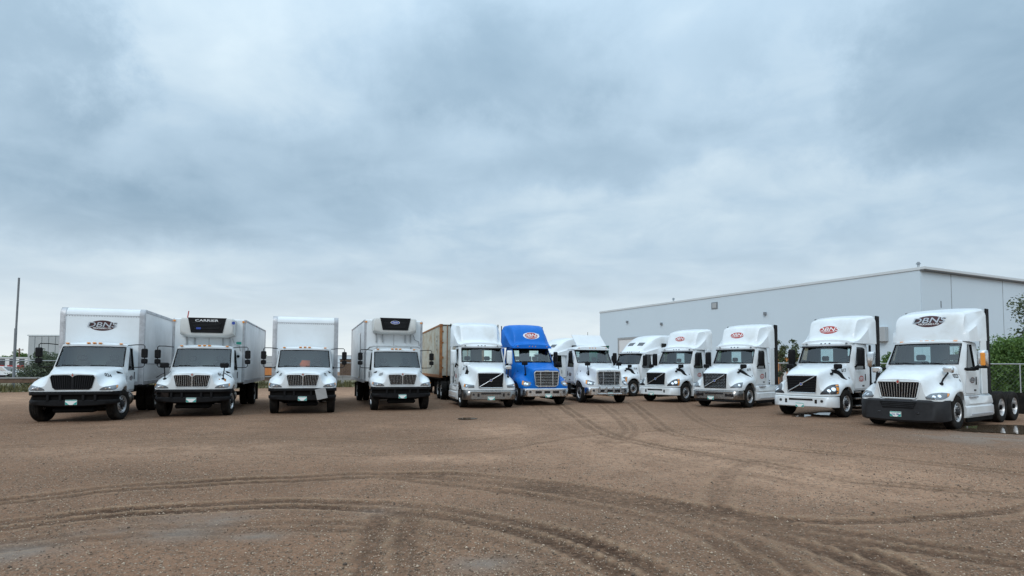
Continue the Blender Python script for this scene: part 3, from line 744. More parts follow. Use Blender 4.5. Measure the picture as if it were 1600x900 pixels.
def medium_truck(name, label, X, Y, head, o):
    P = thing(name, label, 'box truck', (X, Y, 0), R(head-90), 'box trucks parked in a row')
    hg, ho, hb = hood(P, 'white_paint', SEC_D, .60, .50, .965)
    cb, cbo = cab(P, 'white_paint', CAB_D, rear_window=False)
    for s in (1, -1): door(P, 'white_paint', CAB_D, s, 1.42, o.get('door_logo') if s > 0 else None)
    # grille
    gp = [(-.575, 1.40), (-.545, 1.455), (-.15, 1.465), (-.085, 1.455), (0, 1.395), (.085, 1.455), (.15, 1.465), (.545, 1.455), (.575, 1.40), (.505, 1.09), (.45, 1.035), (-.45, 1.035), (-.505, 1.09)]
    gr = G().prism(gp, 'x', .872, .886).obj('grille', 'grille_black', P, 0)
    sm = o.get('slats', 'chrome')
    rim = [(.893, y, z) for y, z in gp]; G().tube(rim+[rim[0]], .014, 6).obj('grille_surround', 'white_paint' if sm == 'chrome' else 'black_plastic', gr)
    for k in range(18):
        y = -.52+1.04*k/17; yb = y*.90; top = 1.445-max(0, .06-abs(y)*.6); bot = 1.05+(.05 if abs(yb) > .44 else 0)
        G().add([(.884, y-.007, top), (.884, y+.007, top), (.884, yb+.007, bot), (.884, yb-.007, bot), (.902, y-.004, top-.004), (.902, y+.004, top-.004), (.902, yb+.004, bot+.004), (.902, yb-.004, bot+.004)],
                [(0, 3, 2, 1), (4, 5, 6, 7), (0, 1, 5, 4), (1, 2, 6, 5), (2, 3, 7, 6), (3, 0, 4, 7)]).obj('slat', sm, gr, 0)
    G().box(.884, .906, -.012, .012, 1.04, 1.40, .004).obj('centre_bar', sm, gr)
    em = G().prism([(0, .065), (.045, 0), (0, -.065), (-.045, 0)], 'x', .89, .915).obj('emblem', 'chrome', P, 0, (0, 0, 1.465))
    G().prism([(0, .035), (.024, 0), (0, -.035), (-.024, 0)], 'x', .914, .919).obj('emblem_centre', 'logo_red', em, 0)
    for s in (1, -1):
        headlamp(P, hb, (.80, .92, 1.065), (.90, .44, 0), [(-.20, -.02), (-.10, .040), (.02, .062), (.16, .085), (.30, .10)], [(-.22, -.062), (-.10, -.066), (.02, -.064), (.16, -.050), (.27, .01)], 'out', 'lens', 2, s)
        # side vent behind the fender
        fr = Frame((-.28, s*.98, 1.53), (0, s, .35), hb)
        lay_patch(fr, [(u*s, v) for u, v in ((.16, -.02), (-.02, .055), (-.14, .075))], [(u*s, v) for u, v in ((.16, -.035), (0, -.02), (-.14, -.01))], 'black_plastic', P, 'hood_vent', .006, 4, 2, .01)
        loop_mirror(P, s, -.98, 1.07, 1.84, 2.36)
    # bumper with recess
    zl = lambda t: .50+.11*abs(t)**3
    bg_, bo = bumper(P, 'black_plastic', .93, 1.205, zl, .70, .40, .40, .16)
    bumper(P, 'black_plastic', .945, 1.215, .845, .955, .40, .40, .16, 'bumper_top')
    bumper(P, 'chassis_black', .87, 1.16, .66, .87, .38, .40, .10, 'bumper_recess')
    for y in (-.62, .62, -.30, .30): G().box(.865, .93, y-.035, y+.035, .68, .86, .01).obj('bumper_strut', 'black_plastic', bo)
    G().box(.30, .75, -.55, .55, .30, .46, .05).obj('front_axle_beam', 'chassis_black', P)
    plate(P, .935, o.get('py', 0), o.get('pz', .60), o.get('ptxt'))
    for y in (-.78, -.17, 0, .17, .78):
        G().box(-1.10-.05*abs(y), -1.00-.06*abs(y), y-.055, y+.055, 2.515-.03*abs(y), 2.56-.03*abs(y), .018).obj('marker_light', 'amber', P)
    if o.get('number'):
        lay_text(Frame((.36, .80*o.get('nside', 1), 1.46), (.75, .5*o.get('nside', 1), .4), hb), o['number'], .125, 'decal_black', P, 'fleet_number', .006, 0, 0, .03)
        if o.get('both'): lay_text(Frame((.36, -.80*o.get('nside', 1), 1.46), (.75, -.5*o.get('nside', 1), .4), hb), o['number'], .125, 'decal_black', P, 'fleet_number', .006, 0, 0, .03)
    # chassis and wheels
    L = o['L']; bx0 = -1.90; bx1 = bx0-L; rear = o.get('rear', bx1+2.2)
    frame_rails(P, .7, bx1+.3, .74)
    for s in (1, -1):
        wheel(P, 0, s*1.02, white=o.get('whiterim', False), steer=R(o.get('steer', 0))); wheel(P, rear, s*1.02, dual=True, white=True)
    G().cyl((rear, -.9, .5), (rear, .9, .5), .10, 10).obj('rear_axle', 'chassis_black', P)
    for s in (1, -1):
        t = G().cyl((-.98, s*.80, .62), (-1.72, s*.80, .62), .27, 20).obj('fuel_tank', 'brushed' if s > 0 else 'black_plastic', P)
        for xx in (-1.1, -1.55): G().lathe([(.278, -.03), (.282, 0), (.278, .03)], 20).obj('tank_strap', 'chassis_black', t, 35, (xx, s*.80, .62), (0, 0, R(90)))
        G().box(-.72, -1.0, s*.72, s*1.06, .42, .50, .01).obj('cab_step', 'black_plastic', P)
        G().box(rear-.68, rear-.66, s*.75, s*1.22, .18, .95, .005).obj('mud_flap', 'rubber', P)
    # cargo box
    zt, zb, hw = o['zt'], 1.10, 1.28
    side = o.get('side', 'box_side')
    if o['kind'] == 'dry':
        r = .24; ring0 = []
        cs = []
        for k in range(7):
            a = R(90)*k/6; cs.append((bx0-r+r*math.sin(a), zt-r+r*math.cos(a)))
        prof = [(bx1, zt)]+cs+[(bx0, zb)]
        G().loft([[(x, -hw+.03, z) for x, z in prof], [(x, hw-.03, z) for x, z in prof]], False).obj('cargo_box', 'white_panel', P, 30)
        for s in (1, -1):
            # aluminium corner post with the rounded top
            pp = prof[1:]; q = [(x+.012, z+(.012 if i < 4 else 0)) for i, (x, z) in enumerate(pp)]
            rings = [[(x, s*(hw-.16), z), (x, s*(hw-.03), z), (x-.02, s*(hw+.012), z-.01), (x-.14, s*(hw+.012), z-.02 if i < 6 else z)] for i, (x, z) in enumerate(q)]
            G().loft(rings).obj('corner_post', 'alu_rail', P, 35)
            y = s*(hw-.02)
            for k in range(o.get('npan', 4)):
                a = bx0-.14-(L-.20)*k/o.get('npan', 4); b = bx0-.14-(L-.20)*(k+1)/o.get('npan', 4)
                G().box(b+.006, a-.006, y-s*.02, y+s*.012, zb+.10, zt-.10, .004).obj('side_panel', side, P, 30)
            G().box(bx1, bx0-.14, y-s*.02, y+s*.030, zt-.11, zt+.004, .01).obj('top_rail', 'alu_rail', P)
            G().box(bx1, bx0-.14, y-s*.02, y+s*.030, zb-.02, zb+.12, .01).obj('bottom_rail', 'alu_rail', P)
            G().box(bx1, bx0-.16, y, y+s*.024, zb+.72, zb+.76, .006).obj('rub_rail', 'alu_rail', P)
            G().box(bx1-.03, bx1+.05, y-s*.05, y+s*.03, zb, zt, .01).obj('rear_post', 'alu_rail', P)
            G().box(bx1+.02, bx1+.10, y+s*.026, y+s*.05, zt-.20, zt-.10, .008).obj('marker_light', 'amber', P)
        G().box(bx0-.16, bx0+.016, -hw+.16, hw-.16, zb-.03, zb+.10, .01).obj('front_sill', 'alu_rail', P)
        rv = G()
        for k in range(30):
            y = -hw+.10+(2*hw-.2)*k/29; rv.box(bx0-.02, bx0+.012, y-.012, y+.012, zt-.30, zt-.275)
        for s in (1, -1):
            for k in range(30):
                z = zb+.15+(zt-.35-zb-.15)*k/29; rv.box(bx0-.02, bx0+.020, s*(hw-.115)-.012, s*(hw-.115)+.012, z-.013, z+.013)
        stuff(rv.obj('rivets', 'alu_rail', P, 0))
        G().box(bx0-.035, bx0+.008, -hw+.1, hw-.1, zt-.27, zt-.25, .004).obj('nose_seam', 'alu_rail', P)
        if o.get('logo'): logo(Frame((bx0, -.02, zt-.62), (1, 0, 0)), o['logo'][1], P, o['logo'][0])
    else:
        G().box(bx1, bx0, -hw+.02, hw-.02, zb, zt, .03).obj('cargo_box', 'white_panel', P, 30)
        for s in (1, -1):
            G().box(bx0-.12, bx0+.022, s*(hw-.10), s*(hw+.012), zb, zt-.01, .04).obj('corner_post', 'alu_rail', P, 35)
            y = s*(hw-.025); npn = o.get('npan', 6)
            for k in range(npn):
                a = bx0-.12-(L-.17)*k/npn; b = bx0-.12-(L-.17)*(k+1)/npn
                G().box(b+.005, a-.005, y-s*.02, y+s*.014, zb+.12, zt-.06, .004).obj('side_panel', side, P, 30)
            G().box(bx1, bx0-.12, y-s*.02, y+s*.034, zt-.055, zt+.012, .01).obj('top_rail', 'alu_rail', P)
            G().box(bx1, bx0-.12, y-s*.02, y+s*.034, zb-.05, zb+.115, .01).obj('bottom_rail', 'alu_rail', P)
            G().box(bx1-.03, bx1+.04, y-s*.05, y+s*.036, zb, zt, .01).obj('rear_post', 'alu_rail', P)
            G().box(bx0-.11, bx0-.03, s*(hw+.012), s*(hw+.03), zt-.14, zt-.05, .008).obj('marker_light', 'amber', P)
            G().box(bx0+.02, bx0+.045, s*(hw-.10), s*(hw-.02), zt-.13, zt-.06, .008).obj('marker_light', 'amber', P)
            for k in (.5, .98): G().box(bx0-L*k, bx0-L*k+.10, y+s*.034, y+s*.05, zt-.05, zt-.0, .008).obj('marker_light', 'red_lens', P)
        # refrigeration unit
        uz0, uz1 = zt-o.get('uh', .64), zt+o.get('ut', .06); xf = bx0+.47
        rings = []
        for t, hy, zl_, zh in ((0, .95, uz0, uz1-.01), (.35, .95, uz0+.0, uz1), (.80, .94, uz0+.03, uz1), (.95, .91, uz0+.07, uz1-.01), (1.0, .87, uz0+.12, uz1-.03)):
            x = bx0+.02+(xf-bx0)*t; rr = .10
            rings.append([(x, -hy, zl_+rr), (x, -hy, zh-.06), (x, -hy+.06, zh), (x, hy-.06, zh), (x, hy, zh-.06), (x, hy, zl_+rr), (x, hy-.10, zl_+.06), (x, hy-.28, zl_), (x, -hy+.28, zl_), (x, -hy+.10, zl_+.06)])
        U = G().loft(rings, True, False, True).obj('refrigeration_unit', 'reefer_grey' if o.get('unit') != 'white' else 'white_panel', P, 40)
        gg = G().add([(xf+.045, -.66, uz1+.005), (xf+.045, .66, uz1+.005), (xf+.06, .54, uz0+.18), (xf+.06, -.54, uz0+.18), (xf-.02, -.68, uz1+.01), (xf-.02, .68, uz1+.01), (xf-.02, .56, uz0+.16), (xf-.02, -.56, uz0+.16)],
                     [(0, 1, 2, 3), (4, 7, 6, 5), (0, 4, 5, 1), (1, 5, 6, 2), (2, 6, 7, 3), (3, 7, 4, 0)]).obj('unit_grille', 'black_plastic', U, 0)
        for k in range(5):
            z = uz1-.20-.052*k; hy = .58-.02*k
            G().box(xf+.045, xf+.085, -hy*.86, hy*.86, z-.012, z+.012, .004).obj('grille_fin', 'grey_plastic', U)
        if o.get('unit') == 'word':
            lay_text(Frame((xf+.05, 0, uz1-.10), (1, 0, 0)), 'CARRIER', .085, 'logo_white', U, 'lettering', .012, 0, 0, .01, 0, 1.75)
            G().box(xf+.08, xf+.10, -.36, -.20, uz1-.44, uz1-.37, .004).obj('badge', 'sticker_blue', U)
        else:
            fr = Frame((xf+.06, -.02, uz1-.20), (1, 0, 0)); e_ = lay_ellipse(fr, .20, .075, 'logo_white', U, 'badge', .035); lay_ellipse(fr, .18, .062, 'sticker_blue', e_, 'badge_field', .04)
            lay_text(fr, 'Carrier', .055, 'logo_white', e_, 'lettering', .045)
        for y in (-.78, -.50, .50, .74): G().box(bx0+.02, bx0+.08, y-.02, y+.02, uz0-.36, uz0+.06, .008).obj('unit_strut', 'galv', U)
        G().tube([(bx0+.10, .86, uz0-.02), (bx0+.12, .92, uz0-.22), (bx0+.10, 1.10, uz0-.30), (bx0+.05, 1.14, uz0-.50)], .025, 7).obj('unit_hose', 'galv', U)
        G().box(bx0+.004, bx0+.010, -.012, .012, zb+.1, uz0).obj('front_seam', 'alu_rail', P)
    return P

medium_truck('box_truck', 'white box truck numbered 024 with black grille and round-fronted cargo box bearing a logo', -13.88, 19.52, 19.1,
             dict(steer=-12, kind='dry', zt=3.80, L=5.15, rear=-4.7, npan=3, slats='grey_plastic', number='024', logo=('dark', 1.0), door_logo=('dark', 1.34, .46), pz=.63, ptxt=None))
T2 = medium_truck('refrigerated_truck', 'white refrigerated truck with lettered black cooling unit, hood mirrors and rust-streaked fender', -11.27, 21.65, 16.6,
             dict(steer=-4, kind='reefer', zt=3.60, L=7.6, rear=-6.7, npan=8, number='011', unit='word', uh=.74, ut=.0, pz=.60))
T3 = medium_truck('box_truck', 'white box truck with plain round-fronted box and grey board hanging off its bumper', -8.00, 23.19, 17.4,
             dict(kind='dry', zt=3.82, L=7.0, npan=5, number='02', both=True, pz=.58))
T4 = medium_truck('refrigerated_truck', 'white refrigerated truck with blue oval badge on its unit, beside the rusty container', -4.68, 25.14, 18.8,
             dict(kind='reefer', zt=3.84, L=8.0, rear=-7.2, npan=6, number='025', nside=-1, unit='oval', pz=.58))
# truck 2: hood mirrors, rust streaks, stickers, dented bumper corner
for s in (1, -1):
    hood_mirror(T2, (.52, s*.92, 1.31), (.50, s*.95, 1.72), tripod=True)
hbx = G()
for y in (.80, 1.0):
    G().box(.60, .64, y-.03, y+.03, 1.18, 1.32, .01).obj('rust_streak', 'rust_stain', T2)
G().box(-1.88, -1.872, .98, 1.16, 2.62, 2.72).obj('green_sticker', 'sticker_green', T2, 0)
lay_ellipse(Frame((-1.36, .93, 3.42), (1, .2, 0)), .06, .06, 'sticker_blue', T2, 'round_sticker', .03)
lay_ellipse(Frame((-1.875, 1.06, 2.15), (1, 0, 0)), .055, .055, 'black_plastic', T2, 'cable_port', .01)
G().cyl((-1.5, -.70, 3.58), (-1.5, -.66, 3.86), .02, 6).obj('exhaust_stub', 'red_lens', T2)
G().add([(.90, -.95, .90), (.92, -.70, .92), (.86, -.72, .55), (.80, -.95, .58), (.78, -.84, .50)], [(0, 1, 2, 3), (3, 2, 4)]).obj('bent_bumper_flap', 'black_gloss', T2, 0)
# truck 4: pipe across the front of the box, narrow side door
G().tube([(-1.62, 1.12, 2.60), (-1.55, 1.0, 2.66), (-1.55, -.92, 2.66), (-1.60, -1.05, 2.62), (-1.84, -1.30, 2.40), (-1.84, -1.31, 1.2)], .035, 8).obj('conduit', 'galv', T4)
for y in (-.75, .75): G().box(-1.86, -1.55, y-.02, y+.02, 2.52, 2.64).obj('conduit_bracket', 'galv', T4)
G().box(-5.1, -4.05, -1.285, -1.278, 1.22, 3.35, .003).obj('side_door', 'black_gloss', T4)
G().box(-5.0, -4.15, -1.297, -1.283, 1.28, 3.28, .006).obj('side_door_leaf', 'white_panel', T4)
# the board hanging on truck 3 and the vest in its window, both things of their own
def local(P, p): return Matrix.Translation(P.location) @ Matrix.Rotation(P.rotation_euler[2], 4, 'Z') @ Vector(p)
b3 = G().box(-.008, .008, -.19, .19, -.20, .20, .004).obj('grey_board', 'grey_board', None, 30, local(T3, (.975, .66, .755)), (0, 0, 0))
b3.rotation_euler = (Matrix.Rotation(T3.rotation_euler[2], 4, 'Z') @ Matrix.Rotation(R(13), 4, 'X')).to_euler()
tag(b3, 'square grey board hanging askew from the bumper of a white box truck', 'board')
vg = G(); rings = []
for k in range(7):
    t = k/6; hwv = .15+.05*math.sin(t*math.pi); rings.append([(.05*math.cos(a)*1.2+.03*math.sin(5*t+a), hwv*math.sin(a)+.02*math.cos(7*t), t*.34-.19) for a in [2*math.pi*i/14 for i in range(14)]])
vg.loft(rings, True, True, True)
vo_ = vg.obj('safety_vest', 'orange_fabric', None, 40, local(T3, (-1.18, .02, 1.86)), (0, 0, T3.rotation_euler[2])); tag(vo_, 'orange safety vest hung inside a box truck windshield', 'vest')

# ------------------------------------------------------------------ highway tractors
def sec(rows): return rows
SEC_V = [(-.66, [(0, 1.985), (.5, 1.975), (.90, 1.93), (.98, 1.76), (1.02, 1.56), (1.06, 1.40), (1.11, 1.28), (1.13, 1.1), (1.13, .86)]),
         (-.2, [(0, 1.935), (.48, 1.915), (.81, 1.85), (.89, 1.66), (.96, 1.47), (1.05, 1.39), (1.17, 1.27), (1.20, 1.1), (1.20, .86)]),
         (.2, [(0, 1.86), (.47, 1.84), (.735, 1.77), (.81, 1.57), (.90, 1.40), (1.03, 1.34), (1.17, 1.22), (1.20, 1.08), (1.20, .86)]),
         (.6, [(0, 1.755), (.46, 1.735), (.665, 1.665), (.73, 1.46), (.83, 1.26), (.98, 1.20), (1.12, 1.11), (1.17, 1.0), (1.17, .80)]),
         (.85, [(0, 1.655), (.46, 1.635), (.615, 1.56), (.66, 1.36), (.76, 1.10), (.90, 1.06), (1.04, 1.0), (1.10, .93), (1.10, .78)]),
         (.98, [(0, 1.555), (.45, 1.54), (.575, 1.48), (.61, 1.28), (.68, 1.0), (.82, .975), (.95, .94), (1.0, .89), (1.0, .78)])]
SEC_C = [(-.66, [(0, 2.0), (.5, 1.985), (.90, 1.94), (.98, 1.74), (1.02, 1.54), (1.06, 1.42), (1.11, 1.30), (1.13, 1.1), (1.13, .86)]),
         (-.2, [(0, 1.95), (.48, 1.93), (.80, 1.85), (.87, 1.62), (.95, 1.45), (1.06, 1.40), (1.18, 1.28), (1.21, 1.1), (1.21, .86)]),
         (.2, [(0, 1.88), (.47, 1.86), (.73, 1.77), (.80, 1.53), (.90, 1.38), (1.04, 1.34), (1.18, 1.23), (1.21, 1.08), (1.21, .86)]),
         (.6, [(0, 1.80), (.47, 1.785), (.69, 1.70), (.745, 1.44), (.84, 1.24), (.99, 1.19), (1.13, 1.10), (1.17, 1.0), (1.17, .80)]),
         (.9, [(0, 1.735), (.49, 1.72), (.665, 1.64), (.70, 1.36), (.78, 1.08), (.91, 1.04), (1.04, .98), (1.10, .92), (1.10, .78)]),
         (1.06, [(0, 1.665), (.50, 1.65), (.635, 1.57), (.665, 1.28), (.71, .97), (.82, .95), (.93, .92), (.98, .88), (.98, .78)])]
SEC_L = [(-.60, [(0, 1.92), (.5, 1.91), (.92, 1.87), (1.00, 1.72), (1.04, 1.55), (1.08, 1.42), (1.13, 1.30), (1.15, 1.1), (1.15, .84)]),
         (-.2, [(0, 1.865), (.48, 1.85), (.84, 1.78), (.93, 1.61), (1.01, 1.46), (1.10, 1.38), (1.20, 1.26), (1.23, 1.1), (1.23, .86)]),
         (.2, [(0, 1.79), (.47, 1.77), (.77, 1.69), (.87, 1.50), (.97, 1.36), (1.08, 1.31), (1.20, 1.20), (1.23, 1.06), (1.23, .88)]),
         (.6, [(0, 1.69), (.46, 1.67), (.69, 1.59), (.79, 1.39), (.90, 1.22), (1.03, 1.17), (1.16, 1.07), (1.20, .97), (1.20, .85)]),
         (.9, [(0, 1.585), (.46, 1.565), (.64, 1.49), (.72, 1.27), (.82, 1.08), (.94, 1.03), (1.06, .97), (1.11, .91), (1.11, .84)]),
         (1.06, [(0, 1.475), (.45, 1.46), (.59, 1.40), (.64, 1.18), (.72, .98), (.83, .95), (.94, .92), (.99, .88), (.99, .84)])]
CAB_V = dict(xb=-.60, xt=-.96, xr=-2.25, zf=.96, zb=2.0, zs=1.76, zt=2.63, zr=2.86, w0=1.10, wt=1.02, wb=.96, ww=.92, sx0=-.92, sx1=-1.76)
CAB_C = dict(xb=-.64, xt=-1.18, xr=-2.30, zf=.96, zb=2.02, zs=1.80, zt=2.68, zr=2.86, w0=1.10, wt=1.0, wb=.95, ww=.93, sx0=-1.0, sx1=-1.86)
CAB_L = dict(xb=-.56, xt=-1.05, xr=-2.20, zf=.98, zb=1.935, zs=1.74, zt=2.59, zr=2.72, w0=1.12, wt=1.02, wb=.98, ww=.94, sx0=-.92, sx1=-1.66)

def fairing(P, m, rows, name='roof_fairing', crown=.05):
    # rows: x, top height, half width at top, half width at base, base height, corner drop[, height of the side shoulder]
    rows = [r if len(r) == 7 else (*r, (r[1]-crown-r[5])*.5+r[4]*.5) for r in rows]; sh = len(rows) and any(True for _ in rows)
    S = catmull(rows, 7); rings = []
    for x, zt, wt, wb, zb, dr, zs in S:
        dr = max(.01, min(dr, (zt-zb)*.6)); ze = zt-crown-dr; zs = min(max(zs, zb+.02), ze-.02)
        h = [(x, 0, zt), (x, wt*.45, zt-crown*.25), (x, wt*.78, zt-crown*.7), (x, wt*.93, zt-crown-dr*.22), (x, wt, ze), (x, wt+(wb-wt)*.18, zs+(ze-zs)*.30), (x, wt+(wb-wt)*.45, zs+(ze-zs)*.06), (x, wb-.012, zs-(zs-zb)*.10), (x, wb, zb)]
        rings.append([(a, -b, c) for a, b, c in h[:0:-1]]+h)
    g = G().loft(rings, False, True, True); return g, g.obj(name, m, P, 42), g.bvh()

def tractor(name, label, X, Y, head, kind, o, group=None):
    P = thing(name, label, 'truck', (X, Y, 0), R(head-90), group or 'tractor units parked in a row')
    pm = o.get('paint', 'white_paint')
    S, C = {'volvo': (SEC_V, CAB_V), 'casc': (SEC_C, CAB_C), 'lt': (SEC_L, CAB_L)}[kind]
    C = dict(C)
    hg, ho, hb = hood(P, pm, S, .64, .48, S[-1][1][-1][1]-.002)
    cb, cbo = cab(P, pm, C, rear_window=not o.get('sleeper'))
    xf = S[-1][0]
    for s in (1, -1):
        d = door(P, pm, C, s, 1.45 if kind != 'lt' else 1.42)
        side_lg = o.get('door_logo')
        if side_lg:
            fr = Frame(((C['sx0']+C['sx1'])/2-.05, s*(C['w0']+.012), side_lg[1]), (0, s, 0)); logo(fr, side_lg[2], d, side_lg[0], 'door_logo')
            G().box(-1.46, -1.64, s*(C['w0']+.012), s*(C['w0']+.018), 1.10, 1.155).obj('door_sticker', 'decal_black', d, 0)
    # ---- grille and front
    if kind == 'volvo':
        gz0, gz1, gw = .90, 1.50, .53
        gr = G().prism([(-gw-.02, gz1), (gw+.02, gz1), (gw-.02, gz0), (-gw+.02, gz0)], 'x', xf-.01, xf+.012).obj('grille', 'grille_black' if not o.get('new') else 'grille_black', P, 0)
        e = [(xf+.016, -gw-.03, gz1+.01), (xf+.016, gw+.03, gz1+.01), (xf+.016, gw-.01, gz0-.012), (xf+.016, -gw+.01, gz0-.012)]
        G().tube(e+[e[0]], .017, 6).obj('grille_surround', 'chrome' if not o.get('new') else 'grey_plastic', gr)
        G().tube([(xf+.035, -gw+.04, gz0+.03), (xf+.035, gw-.05, gz1-.02)], .018, 6).obj('diagonal_bar', 'chrome', gr)
        em = G().tube([(xf+.03, 0, (gz0+gz1)/2), (xf+.055, 0, (gz0+gz1)/2)], .062, 18).obj('emblem', 'chrome', gr)
        G().tube([(xf+.054, 0, (gz0+gz1)/2), (xf+.059, 0, (gz0+gz1)/2)], .036, 14).obj('emblem_centre', 'sticker_blue', em)
        if o.get('new'):
            for k in range(9):
                z = gz0+.03+.066*k; pts = []
                for j in range(15):
                    y = -gw+.04+(2*gw-.08)*j/14; pts.append((xf+.020, y, z+(.018 if j % 2 else -.018)))
                G().tube(pts, .008, 5).obj('grille_rib', 'brushed', gr)
        else:
            for k in range(9): G().box(xf+.010, xf+.018, -gw+.03, gw-.03, gz0+.05+.062*k, gz0+.062+.062*k, .002).obj('grille_rib', 'grey_plastic', gr)
    elif kind == 'casc':
        gz0, gz1, gw = .88, 1.58, .60
        gp = [(-gw, gz1-.06), (-gw+.06, gz1), (gw-.06, gz1), (gw, gz1-.06), (gw-.06, gz0+.08), (gw-.16, gz0), (-gw+.16, gz0), (-gw+.06, gz0+.08)]
        gr = G().prism(gp, 'x', xf-.01, xf+.012).obj('grille', 'grille_black', P, 0)
        e = [(xf+.02, y, z) for y, z in gp]; G().tube(e+[e[0]], .030, 7).obj('grille_surround', 'chrome', gr)
        for k in range(9):
            z = gz0+.05+.072*k; hy = gw-.03-(.05 if k < 1 else 0); G().box(xf+.010, xf+.03, -hy, hy, z-.008, z+.008, .004).obj('slat', 'chrome', gr)
        for y in (-.30, .30): G().box(xf+.012, xf+.042, y-.020, y+.020, gz0+.02, gz1-.01, .008).obj('upright', 'chrome', gr)
        G().box(xf+.015, xf+.035, -.11, .11, gz1+.0, gz1+.05, .012).obj('badge', 'brushed', gr)
    else:
        gz0, gz1, gw = .90, 1.40, .58
        gp = [(-gw, gz1-.03), (-gw+.04, gz1), (gw-.04, gz1), (gw, gz1-.03), (gw-.09, gz0+.03), (gw-.14, gz0), (-gw+.14, gz0), (-gw+.09, gz0+.03)]
        gr = G().prism(gp, 'x', xf-.01, xf+.012).obj('grille', 'grille_black', P, 0)
        e = [(xf+.02, y, z) for y, z in gp]; G().tube(e+[e[0]], .020, 7).obj('grille_surround', 'white_paint', gr)
        G().box(xf-.02, xf+.035, -.52, .52, gz0-.075, gz0-.02, .02).obj('grille_lower_trim', 'alu_rail', gr)
        for k in range(14):
            y = -gw+.07+(2*gw-.14)*k/13; yb = y*.84; t_, b_ = gz1-.025, gz0+.02
            G().add([(xf+.010, y-.009, t_), (xf+.010, y+.009, t_), (xf+.010, yb+.009, b_), (xf+.010, yb-.009, b_), (xf+.034, y-.005, t_-.006), (xf+.034, y+.005, t_-.006), (xf+.034, yb+.005, b_+.006), (xf+.034, yb-.005, b_+.006)],
                    [(0, 3, 2, 1), (4, 5, 6, 7), (0, 1, 5, 4), (1, 2, 6, 5), (2, 3, 7, 6), (3, 0, 4, 7)]).obj('slat', 'chrome', gr, 0)
        em = G().prism([(0, .075), (.06, 0), (0, -.075), (-.06, 0)], 'x', xf+.02, xf+.045).obj('emblem', 'chrome', P, 0, (0, 0, gz1-.005))
        G().prism([(0, .045), (.035, 0), (0, -.045), (-.035, 0)], 'x', xf+.044, xf+.05).obj('emblem_centre', 'logo_red', em, 0)
    # ---- lamps
    for s in (1, -1):
        if kind == 'volvo':
            if o.get('old'): headlamp(P, hb, (.85, .90, .965), (.90, .44, 0), [(-.22, .04), (-.05, .055), (.10, .075), (.24, .095)], [(-.22, -.075), (-.05, -.075), (.10, -.065), (.24, -.045)], 'out', 'lens', 1, s)
            elif o.get('new'): headlamp(P, hb, (.82, .93, 1.00), (.78, .62, .1), [(-.26, -.07), (-.08, .06), (.10, .125), (.30, .155)], [(-.28, -.10), (-.08, -.105), (.10, -.10), (.20, -.085)], None, 'lens', 1, s)
            else: headlamp(P, hb, (.80, .93, 1.00), (.74, .67, .1), [(-.30, -.09), (-.10, .10), (.10, .20), (.34, .225)], [(-.32, -.155), (-.10, -.16), (.10, -.155), (.28, -.13)], 'out', 'lens_dark', 2, s)
        elif kind == 'casc': headlamp(P, hb, (.88, .89, 1.00), (.86, .50, .1), [(-.20, .06), (-.06, .11), (.08, .14), (.26, .17)], [(-.17, -.09), (-.06, -.115), (.08, -.11), (.24, -.03)], 'out', 'lens', 2, s)
        else: headlamp(P, hb, (.90, .93, 1.0), (.82, .57, .1), [(-.28, -.04), (-.12, .06), (.06, .095), (.22, .10), (.37, .085)], [(-.26, -.105), (-.10, -.12), (.06, -.115), (.20, -.08), (.33, .0)], 'out', 'lens', 2, s)
        # hood vents
        if kind == 'volvo':
            fr = Frame((-.02 if not o.get('old') else .05, s*.86, 1.56), (.25, s*.85, .45), hb)
            if o.get('new'): tp, bt = [(.34, -.18), (.05, .07), (-.30, .17)], [(.36, -.27), (.10, -.13), (-.28, .04)]
            elif o.get('old'): tp, bt = [(.16, .06), (-.02, .05), (-.16, .03)], [(.14, -.10), (0, -.11), (-.16, -.12)]
            else: tp, bt = [(.22, .02), (.10, .12), (-.08, .165), (-.30, .185)], [(.30, -.24), (.12, -.21), (-.02, -.01), (-.29, .06)]
            lay_patch(fr, [(u*s, v) for u, v in tp], [(u*s, v) for u, v in bt], 'black_plastic', P, 'hood_vent', .006, 5, 3, .01)
    # ---- bumper
    if kind == 'volvo':
        bm_ = o.get('bumper', 'white_paint'); bz0, bz1, bxx = .38, .76, 1.09
        g, bo = bumper(P, bm_, bxx, 1.17, bz0, bz1, .42, .42, .20)
        sg = G().box(bxx-.03, bxx+.006, -.44, .44, .60, .68, .01).obj('bumper_slot', 'black_gloss', bo)
        for s in (1, -1):
            G().box(bxx-.05, bxx-.002, s*.50, s*.60, .50, .66, .015).obj('tow_opening', 'black_gloss', bo)
            if o.get('fog', True): G().tube([(bxx-.06, s*.76, .60), (bxx-.012, s*.76, .60)], .05, 14).obj('fog_lamp', 'lens_dark', bo)
        if o.get('new'):
            for s in (1, -1): G().box(bxx-.12, bxx-.012, s*.56, s*.90, .50, .64, .02).obj('bumper_pocket', 'black_gloss', bo)
            bumper(P, 'black_plastic', bxx-.02, 1.12, .27, .375, .40, .42, .20, 'air_dam')
        plate(P, bxx+.008, o.get('py', 0), .44, o.get('ptxt'))
    elif kind == 'casc':
        bxx = 1.17; g, bo = bumper(P, 'chrome', bxx, 1.16, .42, .79, .40, .40, .22)
        for y in (-.42, 0, .42): G().box(bxx-.04, bxx+.006, y-.16, y+.16, .56, .70, .02).obj('bumper_opening', 'black_gloss', bo)
        for s in (1, -1): G().tube([(bxx-.06, s*.82, .64), (bxx-.02, s*.82, .64)], .06, 14).obj('fog_lamp', 'lens_dark', bo)
        plate(P, bxx+.008, o.get('py', .05), .47, o.get('ptxt'))
